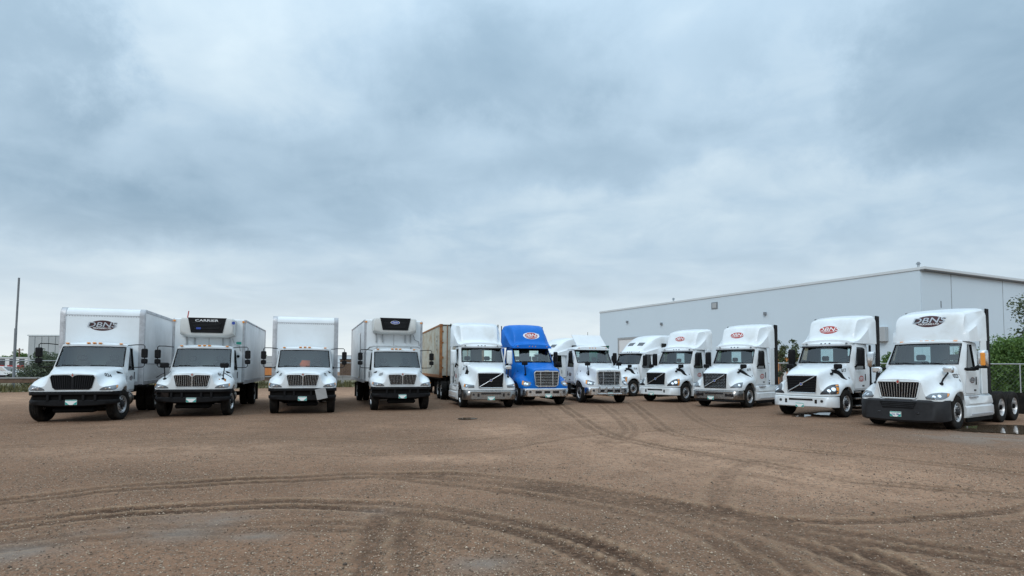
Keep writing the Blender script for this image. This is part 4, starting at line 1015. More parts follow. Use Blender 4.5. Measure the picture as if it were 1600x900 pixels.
        if o.get('guard'):
            q = G()
            for y in (-.55, -.18, .18, .55): q.box(bxx+.02, bxx+.08, y-.03, y+.03, .45, .88, .01)
            q.box(bxx+.03, bxx+.09, -.62, .62, .80, .87, .02); q.box(bxx+.03, bxx+.09, -.62, .62, .44, .51, .02); stuff(q.obj('grille_guard', 'chrome', P))
    else:
        bxx = 1.15; zl = lambda t: .20+.10*abs(t)**4
        g, bo = bumper(P, 'grey_plastic', bxx, 1.20, zl, .87, .46, .46, .24, chamf=.06)
        G().prism([(-.50, .80), (.50, .80), (.42, .60), (-.42, .60)], 'x', bxx-.05, bxx+.006).obj('bumper_intake', 'black_plastic', bo, 0)
        for k in range(3): G().box(bxx+.003, bxx+.014, -.44, .44, .645+.05*k, .66+.05*k, .003).obj('intake_bar', 'grey_plastic', bo)
        for s in (1, -1): G().box(bxx-.05, bxx+.002, s*.46, s*.58, .44, .50, .02).obj('tow_opening', 'black_gloss', bo)
        plate(P, bxx+.008, -.06, .42, o.get('ptxt'))
    # ---- roof
    xt, zt, zr = C['xt'], C['zt'], C['zr']
    if kind == 'volvo' :
        G().box(xt-.10, xt+.035, -C['ww']-.02, C['ww']+.02, zt-.035, zt+.035, .02).obj('sun_visor', 'black_gloss', P)
    fm = o.get('fairing_paint', pm); fb = None
    if o.get('sleeper'):
        rg_, ro_, rb = fairing(P, pm, [(xt-.02, zt+.16, .80, .98, zt+.02, .05), (xt-.30, zt+.36, .86, 1.03, zt-.02, .12), (xt-.75, zt+.72, .94, 1.10, zt-.03, .18), (xt-1.35, zt+1.05, 1.02, 1.16, zt-.03, .22), (xt-2.0, zt+1.24, 1.08, 1.20, zt-.03, .22), (xt-3.0, zt+1.28, 1.10, 1.21, zt-.03, .22)], 'sleeper_roof')
        G().box(C['xr']-.02, xt-3.0, -1.20, 1.20, .98, zt-.03, .03).obj('sleeper_box', pm, P, 30)
        for s in (1, -1):
            lay_patch(Frame((xt-.66, s*.40, zt+.62), (.35, 0, .93), rb), [(-.24, .16), (.24, .16)], [(-.22, -.16), (.22, -.16)], 'lens_dark', P, 'skylight', .012, 4, 3, .02)
            G().box(xt-1.75, xt-2.25, s*1.135, s*1.165, zt+.28, zt+.70, .03).obj('sleeper_window', 'black_gloss', P)
            G().box(xt-2.0, xt-2.9, s*1.195, s*1.21, 1.05, 1.60, .01).obj('luggage_door', pm, P)
    elif o.get('fairing', True):
        if kind == 'volvo':
            rows = [(-1.06, 2.90, .84, 1.0, 2.74, .02, 2.80), (-1.28, 2.95, .86, 1.04, 2.74, .04, 2.84), (-1.40, 3.06, .86, 1.06, 2.74, .06, 2.88), (-1.55, 3.44, .87, 1.07, 2.74, .06, 2.96), (-1.72, 3.74, .89, 1.09, 2.74, .06, 3.08), (-2.0, 3.82, .95, 1.12, 2.74, .06, 3.30), (-2.3, 3.87, 1.06, 1.16, 2.74, .08, 3.58), (-2.62, 3.92, 1.13, 1.20, 2.74, .08, 3.72)]
        elif kind == 'casc':
            rows = [(-1.05, 2.93, .90, 1.03, 2.72, .03, 2.80), (-1.30, 3.02, .86, 1.05, 2.74, .06, 2.86), (-1.46, 3.35, .84, 1.06, 2.76, .10, 2.95), (-1.66, 3.70, .86, 1.07, 2.76, .12, 3.10), (-1.95, 3.90, .90, 1.10, 2.76, .12, 3.35), (-2.3, 3.95, 1.0, 1.13, 2.76, .10, 3.60), (-2.62, 3.95, 1.05, 1.15, 2.76, .10, 3.70)]
        else:
            rows = [(-1.24, 3.02, .92, .97, 2.66, .05, 2.84), (-1.29, 3.32, .96, 1.06, 2.65, .06, 2.92), (-1.42, 3.58, .96, 1.11, 2.65, .08, 3.02), (-1.72, 3.67, .98, 1.14, 2.66, .08, 3.16), (-2.2, 3.76, 1.06, 1.16, 2.68, .08, 3.40), (-2.58, 3.81, 1.12, 1.18, 2.70, .08, 3.60)]
        fg, fo, fb = fairing(P, fm, rows)
        xe = rows[-1][0]; ze = rows[-1][1]-.06; we = rows[-1][3]
        # side extenders and their black rubber edge
        for s in (1, -1):
            if o.get('open_side'):
                G().box(xe+.30, C['xr']+.05, s*(we-.14), s*(we-.08), 1.0, 2.70, .02).obj('side_extender', 'black_plastic', P)
            else:
                G().box(xe+.01, C['xr']+.12, s*(we-.06), s*(we-.01), C['zf']+.02, 2.735, .02).obj('side_extender', fm, P)
            if not o.get('no_edge'):
                G().box(xe-o.get('edge', .14), xe-.01, s*(we-.05), s*(we-.005), C['zf']+.02, ze, .015).obj('extender_edge', 'black_plastic', P)
    if o.get('deflector'):
        G().add([(-1.55, -.70, 2.92), (-1.55, .98, 2.92), (-1.95, .80, 3.50), (-1.95, -.86, 3.52), (-1.59, -.70, 2.90), (-1.59, .98, 2.90), (-1.99, .80, 3.50), (-1.99, -.86, 3.52)],
                [(0, 1, 2, 3), (7, 6, 5, 4), (0, 4, 5, 1), (1, 5, 6, 2), (2, 6, 7, 3), (3, 7, 4, 0)]).obj('roof_deflector', 'white_panel', P, 0)
        for y in (-.5, .7): G().tube([(-1.95, y, 2.84), (-1.85, y, 3.3)], .02, 6).obj('deflector_strut', 'galv', P)
        G().cyl((-1.97, .08, 3.5), (-1.97, .08, 3.68), .012, 6).obj('antenna', 'black_plastic', P)
        G().box(-2.0, -1.5, -.7, .95, 2.84, 2.88, .01).obj('deflector_base', 'rust', P)
    if kind == 'casc':
        rows = [(-.98, 2.90, .86, 1.0, 2.70, .04), (-1.08, 2.95, .90, 1.03, 2.70, .06), (-1.5, 2.97, .92, 1.04, 2.72, .08)]
        if not o.get('fairing', True): rows = [(-1.06, 2.86, .86, .97, 2.69, .05), (-1.16, 2.90, .88, 1.0, 2.70, .06), (-1.6, 2.92, .9, 1.01, 2.72, .08), (-2.26, 2.90, .9, 1.0, 2.72, .08)]
        vg_, vo, vb = fairing(P, pm, rows, 'roof_visor')
    for y in (-.76, -.16, 0, .16, .76):
        if kind == 'lt': q = (xt-.10-.06*abs(y), zr-.035-.03*abs(y), .055, 'amber')
        elif kind == 'casc': q = (-.985 if o.get('fairing', True) else -1.06, 2.79, .022, 'amber')
        else: q = (xt-.005-.06*y*y, zt+.12, .03, 'amber' if o.get('amber') else 'lens')
        G().box(q[0]-.06, q[0]+.03, y-q[2], y+q[2], q[1]-.022, q[1]+.022, .012).obj('marker_light', q[3], P)
    if o.get('logo') and fb:
        lx, ly, lz, lw = o['logo'][1:]
        logo(Frame((lx, ly, lz), (1, 0, .35), fb), lw, P, o['logo'][0])
    if o.get('antenna'): G().cyl((-2.4, .0, 3.85), (-2.4, 0, 4.08), .012, 6).obj('antenna', 'black_plastic', P)
    # ---- mirrors
    for s in (1, -1):
        if kind == 'volvo': aero_mirror(P, s, C['xb']-.30, C['w0']-.02, 1.88, 2.54, o.get('mirror', 'black_plastic'), .17, .10, .26)
        elif kind == 'casc': aero_mirror(P, s, C['xb']-.40, C['w0']-.06, 1.98, 2.54, 'black_plastic', .15, .10, .21)
        else:
            aero_mirror(P, s, -.82, C['w0']+.16, 1.84, 2.36, 'chrome', .15, .16, .26)
            G().box(-.90, -.78, s*(C['w0']-.03), s*(C['w0']+.34), 1.75, 1.83, .03).obj('mirror_beam', 'black_plastic', P)
        if kind == 'volvo' and not o.get('old'): hood_mirror(P, (.34, s*.80, 1.585), (.05, s*.90, 1.79), o.get('hm', 'black_plastic'))
        elif kind == 'volvo' and s < 0: hood_mirror(P, (.05, s*.86, 1.62), (-.20, s*.84, 1.82), 'white_paint')
        elif kind == 'casc': hood_mirror(P, (.42, s*.82, 1.42), (.36, s*.84, 1.88))
        else: hood_mirror(P, (.42, s*.90, 1.34), (.12, s*.99, 1.68), 'chrome')
    if o.get('number'):
        ns = o.get('nside', 1); nx_ = o.get('nx', -.42)
        lay_text(Frame((nx_, ns*.95, o.get('nz', 1.70)), (.1, ns*.92, .3), hb), o['number'], .13, 'decal_black', P, 'fleet_number', .006, 0, 0, .03)
        if o.get('sup'): lay_text(Frame((nx_-.22, ns*.98, o.get('nz', 1.70)+.04), (.1, ns*.92, .3), hb), o['sup'], .05, 'decal_black', P, 'fleet_number_suffix', .006, 0, 0, .03)
    for s in (1, -1):
        q = Frame((-.50, s*1.0, 1.42), (0, s, .2), hb); lay_ellipse(q, .03, .04, 'decal_black', P, 'hood_latch', .006, n=10, rings=2)
    # ---- chassis
    r1, r2 = o.get('rear', (-4.04, -5.36))
    frame_rails(P, .75, r2-.55, .72)
    for s in (1, -1):
        wheel(P, 0, s*1.03, steer=R(o.get('steer', 0)))
        for r in (r1, r2): wheel(P, r, s*.98, dual=True, white=o.get('white_rear', False))
    for r in (r1, r2): G().cyl((r, -.9, .5), (r, .9, .5), .11, 10).obj('rear_axle', 'chassis_black', P)
    fw = G().prism([(r1+.25, -.45), (r1+.25, .45), (r1-.55, .42), (r1-1.0, .18), (r1-.6, .06), (r1-.6, -.06), (r1-1.0, -.18), (r1-.55, -.42)], 'z', 1.12, 1.17); fw.obj('fifth_wheel', 'chassis_black', P, 0)
    sk = o.get('skirt', 'white')
    for s in (1, -1):
        y1 = s*1.20; y0 = s*.66
        xa, xz = -.74, max(-3.1, r1+.95)
        if sk == 'white':
            rings = []
            for x in (xa, xa-.10, xa-.25, (xa+xz)/2, xz+.12, xz):
                e = 0 if x not in (xa, xz) else .05
                rings.append([(x, y0, .32), (x, y1-s*(.04+e), .30), (x, y1-s*e, .36), (x, y1-s*(.01+e), .62), (x, y1-s*(.05+e), .66), (x, y1-s*(.02+e), .72), (x, y1-s*(.06+e), .93), (x, y1-s*(.14+e), .99), (x, y0, .99)])
            k = G().loft(rings, True, True, True).obj('side_skirt', pm, P, 35)
            for zz_, xs in ((.40, (xa-.25, xz+.25)), (.93, (xa-.25, xa-.85))): G().box(xs[1], xs[0], y1-s*.10, y1+s*.012, zz_-.03, zz_+.025, .012).obj('step', 'alu_rail', k)
            G().box(xz+.1, xa-.05, y1-s*.12, y1-s*.05, .16, .30, .02).obj('skirt_flap', 'chassis_black', k)
        else:
            t = G().cyl((xa-.45, s*.86, .62), (xz, s*.86, .62), .30, 20).obj('fuel_tank', 'chassis_black' if sk == 'black' else 'brushed', P)
            for z in (.38, .66, .90): G().box(xa-.50, xa-.02, s*.80, s*1.16, z-.03, z+.03, .01).obj('step', 'brushed', t)
            G().box(xa-.5, xa-.02, s*.78, s*.86, .36, .95, .01).obj('step_panel', 'chassis_black', t)
        G().tube([(xz-.1, s*.80, .84), (xz-.50, s*.80, .84)], .16, 14).obj('air_tank', 'brushed', P)
        G().box(xz-.62, xz-.02, s*.55, s*.98, .62, .66, .01).obj('tank_bracket', 'galv', P)
        # quarter fender ahead of the drive wheels
        fr_ = []
        for k in range(9):
            a = R(100+k*9); fr_.append([(r1-.62*math.cos(a)*-1 if False else r1+.60*math.cos(R(10+k*12)), yy, .50+.60*math.sin(R(10+k*12))) for yy in (s*.62, s*1.18)])
        if o.get('fender'): G().loft(fr_).obj('quarter_fender', 'black_plastic', P)
        G().box(r2-.70, r2-.68, s*.66, s*1.22, .20, .95, .004).obj('mud_flap', 'rubber', P)
    G().box(-2.35, r1+.3, -.62, .62, 1.02, 1.08, .01).obj('deck_plate', 'chassis_black', P)
    return P

tractor('tractor_unit', 'white tractor unit with plain unmarked roof fairing, in front of the rusty container', -1.15, 26.82, 14.8, 'volvo',
        dict(old=True, bumper='brushed', no_edge=False, edge=.06, fog=True, door_logo=('red', 1.36, .52), number='50', nside=-1, nx=-.40, white_rear=True, rear=(-6.2, -7.5), mirror='white_paint'))
tractor('tractor_unit', 'bright blue tractor unit with blue roof fairing and chrome slatted grille', 1.30, 28.90, 16.9, 'casc',
        dict(paint='blue_paint', logo=('blue', -1.6, .10, 3.30, .92), edge=.06, door_logo=('blue', 1.36, .34)))
tractor('tractor_unit', 'white sleeper truck mostly hidden between the blue truck and number 020', 1.45, 42.0, -50, 'volvo', dict(sleeper=True, rear=(-5.2, -6.5)))
tractor('tractor_unit', 'white tractor unit numbered 020 with chrome slatted grille and flat roof deflector', 4.52, 30.76, 14.2, 'casc',
        dict(fairing=False, deflector=True, skirt='black', guard=True, door_logo=('dark', 1.40, .50), number='020', nside=-1, nx=.30, nz=1.56))
tractor('tractor_unit', 'white sleeper truck with dark side window in its tall roof, behind the others', 6.76, 37.92, -52.2, 'volvo', dict(sleeper=True, rear=(-5.2, -6.5), number='714'))
tractor('tractor_unit', 'white tractor unit with red roof logo and all-white bumper, farthest of those with that logo', 8.18, 31.91, -47.5, 'volvo',
        dict(logo=('red', -1.7, -.10, 3.28, .76), no_edge=True, door_logo=('red', 1.40, .56), fog=False, py=-.2))
tractor('tractor_unit', 'white tractor unit numbered 019 with patterned silver grille and dark metal bumper', 9.86, 27.88, -46.2, 'volvo',
        dict(new=True, bumper='brushed', logo=('red', -1.7, -.12, 3.28, .84), door_logo=('red', 1.40, .60), number='019', edge=.38, nx=-.40, nz=1.70, py=-.15))
tractor('tractor_unit', 'white tractor unit numbered 017 with black grille, dark headlights and open-sided rear', 11.51, 22.97, -52.1, 'volvo',
        dict(logo=('red', -1.7, -.10, 3.24, .90), door_logo=('red', 1.40, .60), number='017', edge=.34, open_side=True, skirt='black', nx=-.36, nz=1.72, hm='black_plastic', py=-.02))
tractor('tractor_unit', 'white tractor unit numbered 023 with dark grey bumper and vertical chrome grille bars', 12.56, 18.89, -54.3, 'lt',
        dict(logo=('dark', -1.45, .02, 3.28, 1.05), door_logo=('dark', 1.44, .50), number='023', sup='MB', edge=.28, nx=-.40, nz=1.56, antenna=True, ptxt='CLJ 196'))

# ------------------------------------------------------------------ container behind the plain white tractor
def container():
    h = R(14.8); A = Vector((-1.15, 26.82, 0)); P = thing('shipping_container', 'rusty cream shipping container behind the plain white tractor unit', 'container', A, h-R(90))
    x0, L, z0, z1, hw = -6.08, 12.2, 1.17, 4.07, 1.22; x1 = x0-L
    for s in (1, -1):
        # corrugated side, profile in plan swept up
        pl = []; n = 46
        for k in range(n):
            xa = x0-.16-(L-.32)*k/n; d = (L-.32)/n
            pl += [(xa, 0), (xa-d*.25, -.034), (xa-d*.5, -.034), (xa-d*.75, 0)]
        rings = [[(x, s*(hw-.02+e), z) for x, e in pl] for z in (z0+.16, z1-.10)]
        G().loft(rings).obj('side_panel', 'rusty_cream', P, 20)
        for x in (x0, x1+.16): G().box(x-.16, x, s*(hw-.14), s*hw, z0, z1, .012).obj('corner_post', 'rust', P)
        G().box(x1, x0, s*(hw-.06), s*(hw-.002), z1-.11, z1-.005, .01).obj('top_rail', 'rust', P)
        G().box(x1, x0, s*(hw-.06), s*(hw-.002), z0+.005, z0+.17, .01).obj('bottom_rail', 'rust', P)
        for x in (x0, x1+.18):
            for z in (z0, z1-.12): G().box(x-.18, x+.012, s*(hw-.16), s*(hw+.012), z-.004, z+.124, .015).obj('corner_casting', 'rust', P)
    G().box(x1, x0-.02, -hw+.03, hw-.03, z1-.05, z1-.012).obj('roof', 'rusty_cream', P, 0)
    for k in range(2):
        s = 1 if k else -1; d = G().box(x0-.09, x0-.03, s*.01, s*(hw-.14), z0+.12, z1-.11, .01).obj('door', 'rusty_cream', P)
        for y in (.30, .82):
            b = G().cyl((x0+.01, s*y, z0+.06), (x0+.01, s*y, z1-.06), .022, 8).obj('locking_bar', 'rust', d)
        for z in (z0+.55, z0+1.1, z0+1.9, z0+2.5): G().box(x0-.05, x0+.0, s*(hw-.20), s*(hw-.10), z-.05, z+.05, .008).obj('hinge', 'rust', d)
    # vertical markings on the side
    for k in range(4):
        G().box(x0-1.32, x0-1.18, -hw+.0, -hw+.012, z1-.68-.24*k, z1-.58-.24*k).obj('marking', 'decal_black', P, 0)
    T = thing('container_trailer', 'black trailer chassis carrying the rusty shipping container', 'trailer', A, h-R(90))
    g = G()
    for y in (.5, -.5): g.box(x1, x0-1.9, y-.06, y+.06, .98, 1.155)
    for k in range(7): g.box(x0-2-1.6*k, x0-2.1-1.6*k, -.5, .5, 1.0, 1.14)
    g.obj('chassis', 'chassis_black', T, 0)
    for s in (1, -1):
        G().box(x0-3.1, x0-2.95, s*.6, s*.72, .12, 1.1, .01).obj('landing_leg', 'chassis_black', T)
        G().box(x0-3.2, x0-2.85, s*.54, s*.80, .0, .05, .01).obj('landing_foot', 'chassis_black', T)
        for r in (x1+2.2, x1+3.5): wheel(T, r, s*.98, dual=True, white=True)
    for r in (x1+2.2, x1+3.5): G().cyl((r, -.9, .5), (r, .9, .5), .1, 10).obj('axle', 'chassis_black', T); 
    for r in (x1+2.2, x1+3.5): G().box(r-.2, r+.2, -.58, .58, .56, 1.0, .02).obj('suspension', 'chassis_black', T)
container()
def green_bin():
    P = thing('green_container', 'dark green steel container behind number 020', 'container', (6.05, 45.5, 0), R(2))
    z = 3.38; G().box(-1.28, 1.28, 0, 5.5, .12, z, .03).obj('body', 'green_box', P)
    for k in range(5): G().box(-1.1+.52*k, -1.02+.52*k, -.06, .01, .2, z-.1, .01).obj('rib', 'green_box', P)
    G().box(-1.30, 1.30, -.07, .05, z-.10, z+.02, .015).obj('top_rim', 'green_box', P)
    for y in (.3, 5.0): G().box(-1.2, 1.2, y, y+.2, 0, .13).obj('skid', 'chassis_black', P)
green_bin()

# ------------------------------------------------------------------ warehouse
A, B = Vector((33.2, 48.7, 0)), Vector((13.1, 89.5, 0)); U = (B-A).normalized(); E2 = Vector((U.y, -U.x, 0)); WL = (B-A).length; WHT = 10.0; WD = 46.0
if E2.x < 0: E2 = -E2
def on_wall(px, py, O=A, D=U):
    d = ray_px(px, py); n = Vector((D.y, -D.x, 0)); t = (O-Vector((0, 0, EYE))).dot(n)/d.dot(n); q = Vector((0, 0, EYE))+d*t; return (q-O).dot(D), q.z
def warehouse():
    ang = math.atan2(U.y, U.x); P = thing('warehouse', 'long pale blue-grey metal warehouse behind the right-hand trucks', 'building', A, ang)
    # local: +x along the long wall, and -y into the building (towards +E2)
    sgn = 1 if (Matrix.Rotation(-ang, 4, 'Z') @ E2).y > 0 else -1
    G().box(.02, WL, sgn*.02, sgn*WD, 0, WHT-.05).obj('wall', 'cladding', P, 0)
    G().box(.0, WL, -sgn*.03, sgn*.0, .1, WHT-.20, .006).obj('long_wall_skin', 'cladding', P, 0)
    G().box(-.05, WL+.05, -sgn*.10, sgn*.10, WHT-.20, WHT+.06, .02).obj('eave_trim', 'cladding_trim', P)
    # end wall: big bays divided by dark joints, under an overhanging roof edge
    ts = [0, 4.3, 12.4, 21, 30, 38, WD]
    for a, b in zip(ts[:-1], ts[1:]): G().box(-.03, .03, sgn*(a+.05), sgn*(b-.05), .1, WHT-.27, .006).obj('end_panel', 'cladding', P, 0)
    for t in ts[1:-1]: G().box(-.02, .025, sgn*(t-.05), sgn*(t+.05), .1, WHT-.27).obj('joint', 'seam', P, 0)
    G().box(-.40, .02, -sgn*.08, sgn*WD, WHT-.18, WHT+.08, .03).obj('roof_overhang', 'cladding_trim', P)
    G().box(-.30, .02, -sgn*.05, sgn*WD, WHT-.26, WHT-.19).obj('soffit', 'seam', P, 0)
    def fit(px0, py0, px1, py1): a, za = on_wall(px0, py0); b, zb = on_wall(px1, py1); return min(a, b), max(a, b), min(za, zb), max(za, zb)
    a, b, z0, z1 = fit(968, 531, 1004, 531); 
    dr = G().box(a, b, -sgn*.05, -sgn*.02, .05, z1).obj('roller_door', 'far_white', P, 0)
    G().box(a-.25, b+.25, -sgn*.12, -sgn*.02, z1, z1+.28).obj('door_lintel', 'galv', dr, 0); G().box(b, b+.25, -sgn*.12, -sgn*.02, .05, z1).obj('door_jamb', 'galv', dr, 0); G().box(a-.25, a, -sgn*.12, -sgn*.02, .05, z1).obj('door_jamb', 'galv', dr, 0)
    a, b, z0, z1 = fit(1114, 474, 1120.5, 481)
    v = G().box(a-.15, b+.15, -sgn*.09, -sgn*.03, z0-.1, z1+.1).obj('vent', 'seam', P, 0); G().box(a, b, -sgn*.12, -sgn*.08, z0, z1).obj('vent_panel', 'far_grey', v, 0)
    for px, py in ((1197, 490), (981.5, 503), (1035, 506)):
        a, z = on_wall(px, py); G().box(a-.12, a+.12, -sgn*.3, -sgn*.02, z-.16, z+.16, .03).obj('wall_lamp', 'seam', P)
    a, z = on_wall(1381, 522); G().box(a-.42, a+.42, -sgn*.5, -sgn*.02, z-.65, z+.6, .03).obj('electrical_cabinet', 'far_grey', P)
    for px in (1041, 1423):
        a, z = on_wall(px, 460); G().cyl((a, sgn*1.2, WHT), (a, sgn*1.2, WHT+.55), .10, 8).obj('roof_vent', 'galv', P); G().cyl((a, sgn*1.2, WHT+.5), (a, sgn*1.2, WHT+.68), .2, 8, .08).obj('roof_vent_cap', 'seam', P)
    return P
warehouse()

# ------------------------------------------------------------------ foliage
def leaf_mesh(name, blobs, n, size, m, seed, flat=.55):
    r_ = np.random.default_rng(seed); bl = np.array([b[:6] for b in blobs], float); wgt = bl[:, 3]*bl[:, 4]*bl[:, 5]; wgt = wgt**.7/np.sum(wgt**.7)
    k = r_.choice(len(bl), n, p=wgt); d = r_.normal(size=(n, 3)); d /= np.linalg.norm(d, axis=1)[:, None]; rad = r_.random(n)**(flat)
    c = bl[k, :3]+d*rad[:, None]*bl[k, 3:6]*(1+.22*np.sin(d[:, :1]*7+k[:, None])*np.cos(d[:, 2:]*6+k[:, None]*2))
    c[:, 2] = np.maximum(c[:, 2], .05)
    a = r_.normal(size=(n, 3)); a /= np.linalg.norm(a, axis=1)[:, None]; b = np.cross(a, r_.normal(size=(n, 3))); b /= np.linalg.norm(b, axis=1)[:, None]
    s = size*(.5+r_.random(n))[:, None]
    V = np.stack([c-a*s, c+b*s*.45, c+a*s, c-b*s*.45], 1).reshape(-1, 3); F = np.arange(4*n).reshape(-1, 4)
    me = bpy.data.meshes.new(name); me.vertices.add(4*n); me.vertices.foreach_set('co', V.ravel()); me.loops.add(4*n); me.loops.foreach_set('vertex_index', F.ravel())
    me.polygons.add(n); me.polygons.foreach_set('loop_start', np.arange(0, 4*n, 4)); me.update()
    tone = np.clip(r_.random(n)*.55+.45*((k*37 % 10)/10), 0, 1)
    at = me.attributes.new('tone', 'FLOAT', 'POINT'); at.data.foreach_set('value', np.repeat(tone, 4).astype(np.float32)); me.materials.append(MT[m]); return me
def plant(name, label, cat, loc, h, w, n, size, m, seed, nb=9, trunk=.06, crown0=.1, group=None, droop=1.0):
    P = thing(name, label, cat, loc, 0, group); q = random.Random(seed); blobs = []
    for k in range(nb):
        t = (k+.5)/nb; zc = h*(crown0+(1-crown0)*t*.92); rr = w*(.55+.45*math.sin(math.pi*min(1, .15+t*.9)))*.55; a = q.random()*6.28; o_ = w*.5*q.random()*(1-t*.4)
        blobs.append((math.cos(a)*o_, math.sin(a)*o_, zc, rr, rr, rr*.75*droop))
    link('crown', leaf_mesh('crown', blobs, n, size, m, seed), P)
    g = G().tube([(0, 0, -.05), (.03, .02, h*.3), (-.04, 0, h*.6), (0, 0, h*.85)], trunk, 7, trunk*.3)
    for b in blobs: g.tube([(0, 0, max(.1, b[2]*.6)), (b[0]*.6, b[1]*.6, b[2]*.85), (b[0], b[1], b[2])], trunk*.4, 5, trunk*.12)
    g.obj('trunk', 'bark', P); return P
for k, (px, Y, h, w_, lab) in enumerate(((1398, 41.0, 2.9, 1.5, 'green shrub showing between trucks 017 and 023'), (1508, 41.5, 3.2, 2.0, 'green shrub mostly hidden behind truck 023'), (1560, 37.8, 3.75, 2.6, 'dense dark green shrub rising behind the rear wheels of truck 023'),
                          (1605, 37.4, 3.9, 2.8, 'dense dark green shrub at the right edge of the lot'), (1660, 38.2, 3.7, 2.6, 'dark green shrub at the far right beyond truck 023'), (1582, 40.5, 3.9, 3.0, 'dark green shrub standing behind the two at the right edge'))):
    plant('shrub', lab, 'shrub', at_depth(px, 600, Y)*Vector((1, 1, 0)) if False else Vector((at_depth(px, 600, Y).x, Y, 0)), h, w_, 13000, .085, 'leaf_dark', 40+k, 16, .06, .0, 'shrubs beyond the wire fence on the right')
plant('tree', 'slender leafy tree at the right edge above the shrubs', 'tree', (at_depth(1650, 600, 39.5).x, 39.5, 0), 7.6, 3.0, 8000, .10, 'leaf_olive', 61, 16, .11, .40)
for k, (px, h, lab) in enumerate(((1222, 4.0, 'thin young tree beyond the fence beside truck 019'), (1244, 4.1, 'thin young tree beyond the fence behind a mirror of truck 017'))):
    plant('young_tree', lab, 'tree', (at_depth(px, 600, 43).x, 43, 0), h, .8, 1300, .08, 'leaf_olive', 71+k, 7, .04, .30, 'young trees beyond the fence')
plant('bush', 'grey-green willow bush beyond the fence at left', 'bush', (at_depth(68, 600, 50).x, 50, 0), 2.75, 2.5, 9000, .10, 'leaf_willow', 81, 12, .06, .03)

# ------------------------------------------------------------------ fences, barrier, grass strip
def wire_fence(name, label, pts, h, post_every=3.0):
    P = thing(name, label, 'fence', (0, 0, 0))
    for a, b in zip(pts[:-1], pts[1:]):
        a = Vector((*a, 0)); b = Vector((*b, 0)); L = (b-a).length; d = (b-a)/L; n = max(1, int(L/post_every))
        for k in range(n+1):
            p = a+d*(L*k/n); G().cyl(p, p+Vector((0, 0, h+.05)), .03, 8).obj('post', 'galv', P)
        G().cyl(a+Vector((0, 0, h)), b+Vector((0, 0, h)), .032, 8).obj('top_rail', 'galv', P)
        g = G(); st = .26; up = Vector((0, 0, 1)); m = int(L/st); w_ = .0018
        nn_ = Vector((-d.y, d.x, 0))
        for k in range(-int(h/st), m):
            for sg in (1, -1):
                s0, s1 = (k*st, k*st+h) if sg > 0 else (k*st+h, k*st)
                z0, z1 = .05, h
                def clip(s0, s1, z0, z1):
                    if s0 < 0: z0 += (z1-z0)*(0-s0)/(s1-s0); s0 = 0
                    if s1 > L: z1 -= (z1-z0)*(s1-L)/(s1-s0); s1 = L
                    return s0, s1, z0, z1
                if sg > 0:
                    if s1 < .05 or s0 > L-.05: continue
                    s0, s1, z0, z1 = clip(s0, s1, z0, z1)
                else:
                    s0, s1, z0, z1 = s1, s0, h, .05
                    if s1 < .05 or s0 > L-.05: continue
                    s0, s1, z0, z1 = clip(s0, s1, z0, z1)
                p, q = a+d*s0+up*z0, a+d*s1+up*z1; e = (q-p).normalized().cross(nn_)*w_
                f_ = nn_*w_; g.add([p+e, p-e*.5+f_, p-e*.5-f_, q+e, q-e*.5+f_, q-e*.5-f_], [(0, 1, 4, 3), (1, 2, 5, 4), (2, 0, 3, 5)])
        stuff(g.obj('wire_mesh', 'pole_grey', P, 0))
    return P
wire_fence('wire_fence', 'chain link fence with pale top rail behind the right-hand trucks', [(13.5, 37.5), (24.0, 36.2), (36.0, 35.0)], 2.08)
wire_fence('wire_fence', 'chain link fence with pale top rail along the left edge of the lot', [(-44.0, 34.5), (-31.6, 42.6), (-14.0, 54.5), (-2.0, 61.0)], 2.05)
def barrier(name, label, a, b, m1, m2, every=2.4):
    P = thing(name, label, 'barrier', (0, 0, 0)); a = Vector((*a, 0)); b = Vector((*b, 0)); L = (b-a).length; d = (b-a)/L; rz = math.atan2(d.y, d.x); n = int(L/every)
    for k in range(n):
        p = a+d*(L*k/n); l = L/n
        G().box(.01, l-.01, -.06, .06, .55, .82, .015).obj('beam', m1, P, 30, p, (0, 0, rz)); G().box(.01, l-.01, -.10, .10, .824, .93, .015).obj('cap_board', m2, P, 30, p, (0, 0, rz))
        G().box(-.10, .10, -.10, .10, 0, .56, .01).obj('post', m1, P, 30, p, (0, 0, rz))
    return P
BR = barrier('timber_barrier', 'low brown timber barrier along the left edge of the lot', (-42.5, 33.6), (-17.5, 51.0), 'timber', 'concrete')
barrier('concrete_barrier', 'low grey barrier seen between the box trucks', (-17.0, 51.6), (-6.0, 57.2), 'concrete', 'concrete')
pn = at_depth(30, 592.5, 41.3); 
sg_ = G().box(-.16, .16, -.01, .01, -.10, .10, .005).obj('barrier_sign', 'plate', None, 30, (pn.x, pn.y-.45, pn.z), (0, 0, R(34))); tag(sg_, 'small white sign on the timber barrier at left', 'sign')
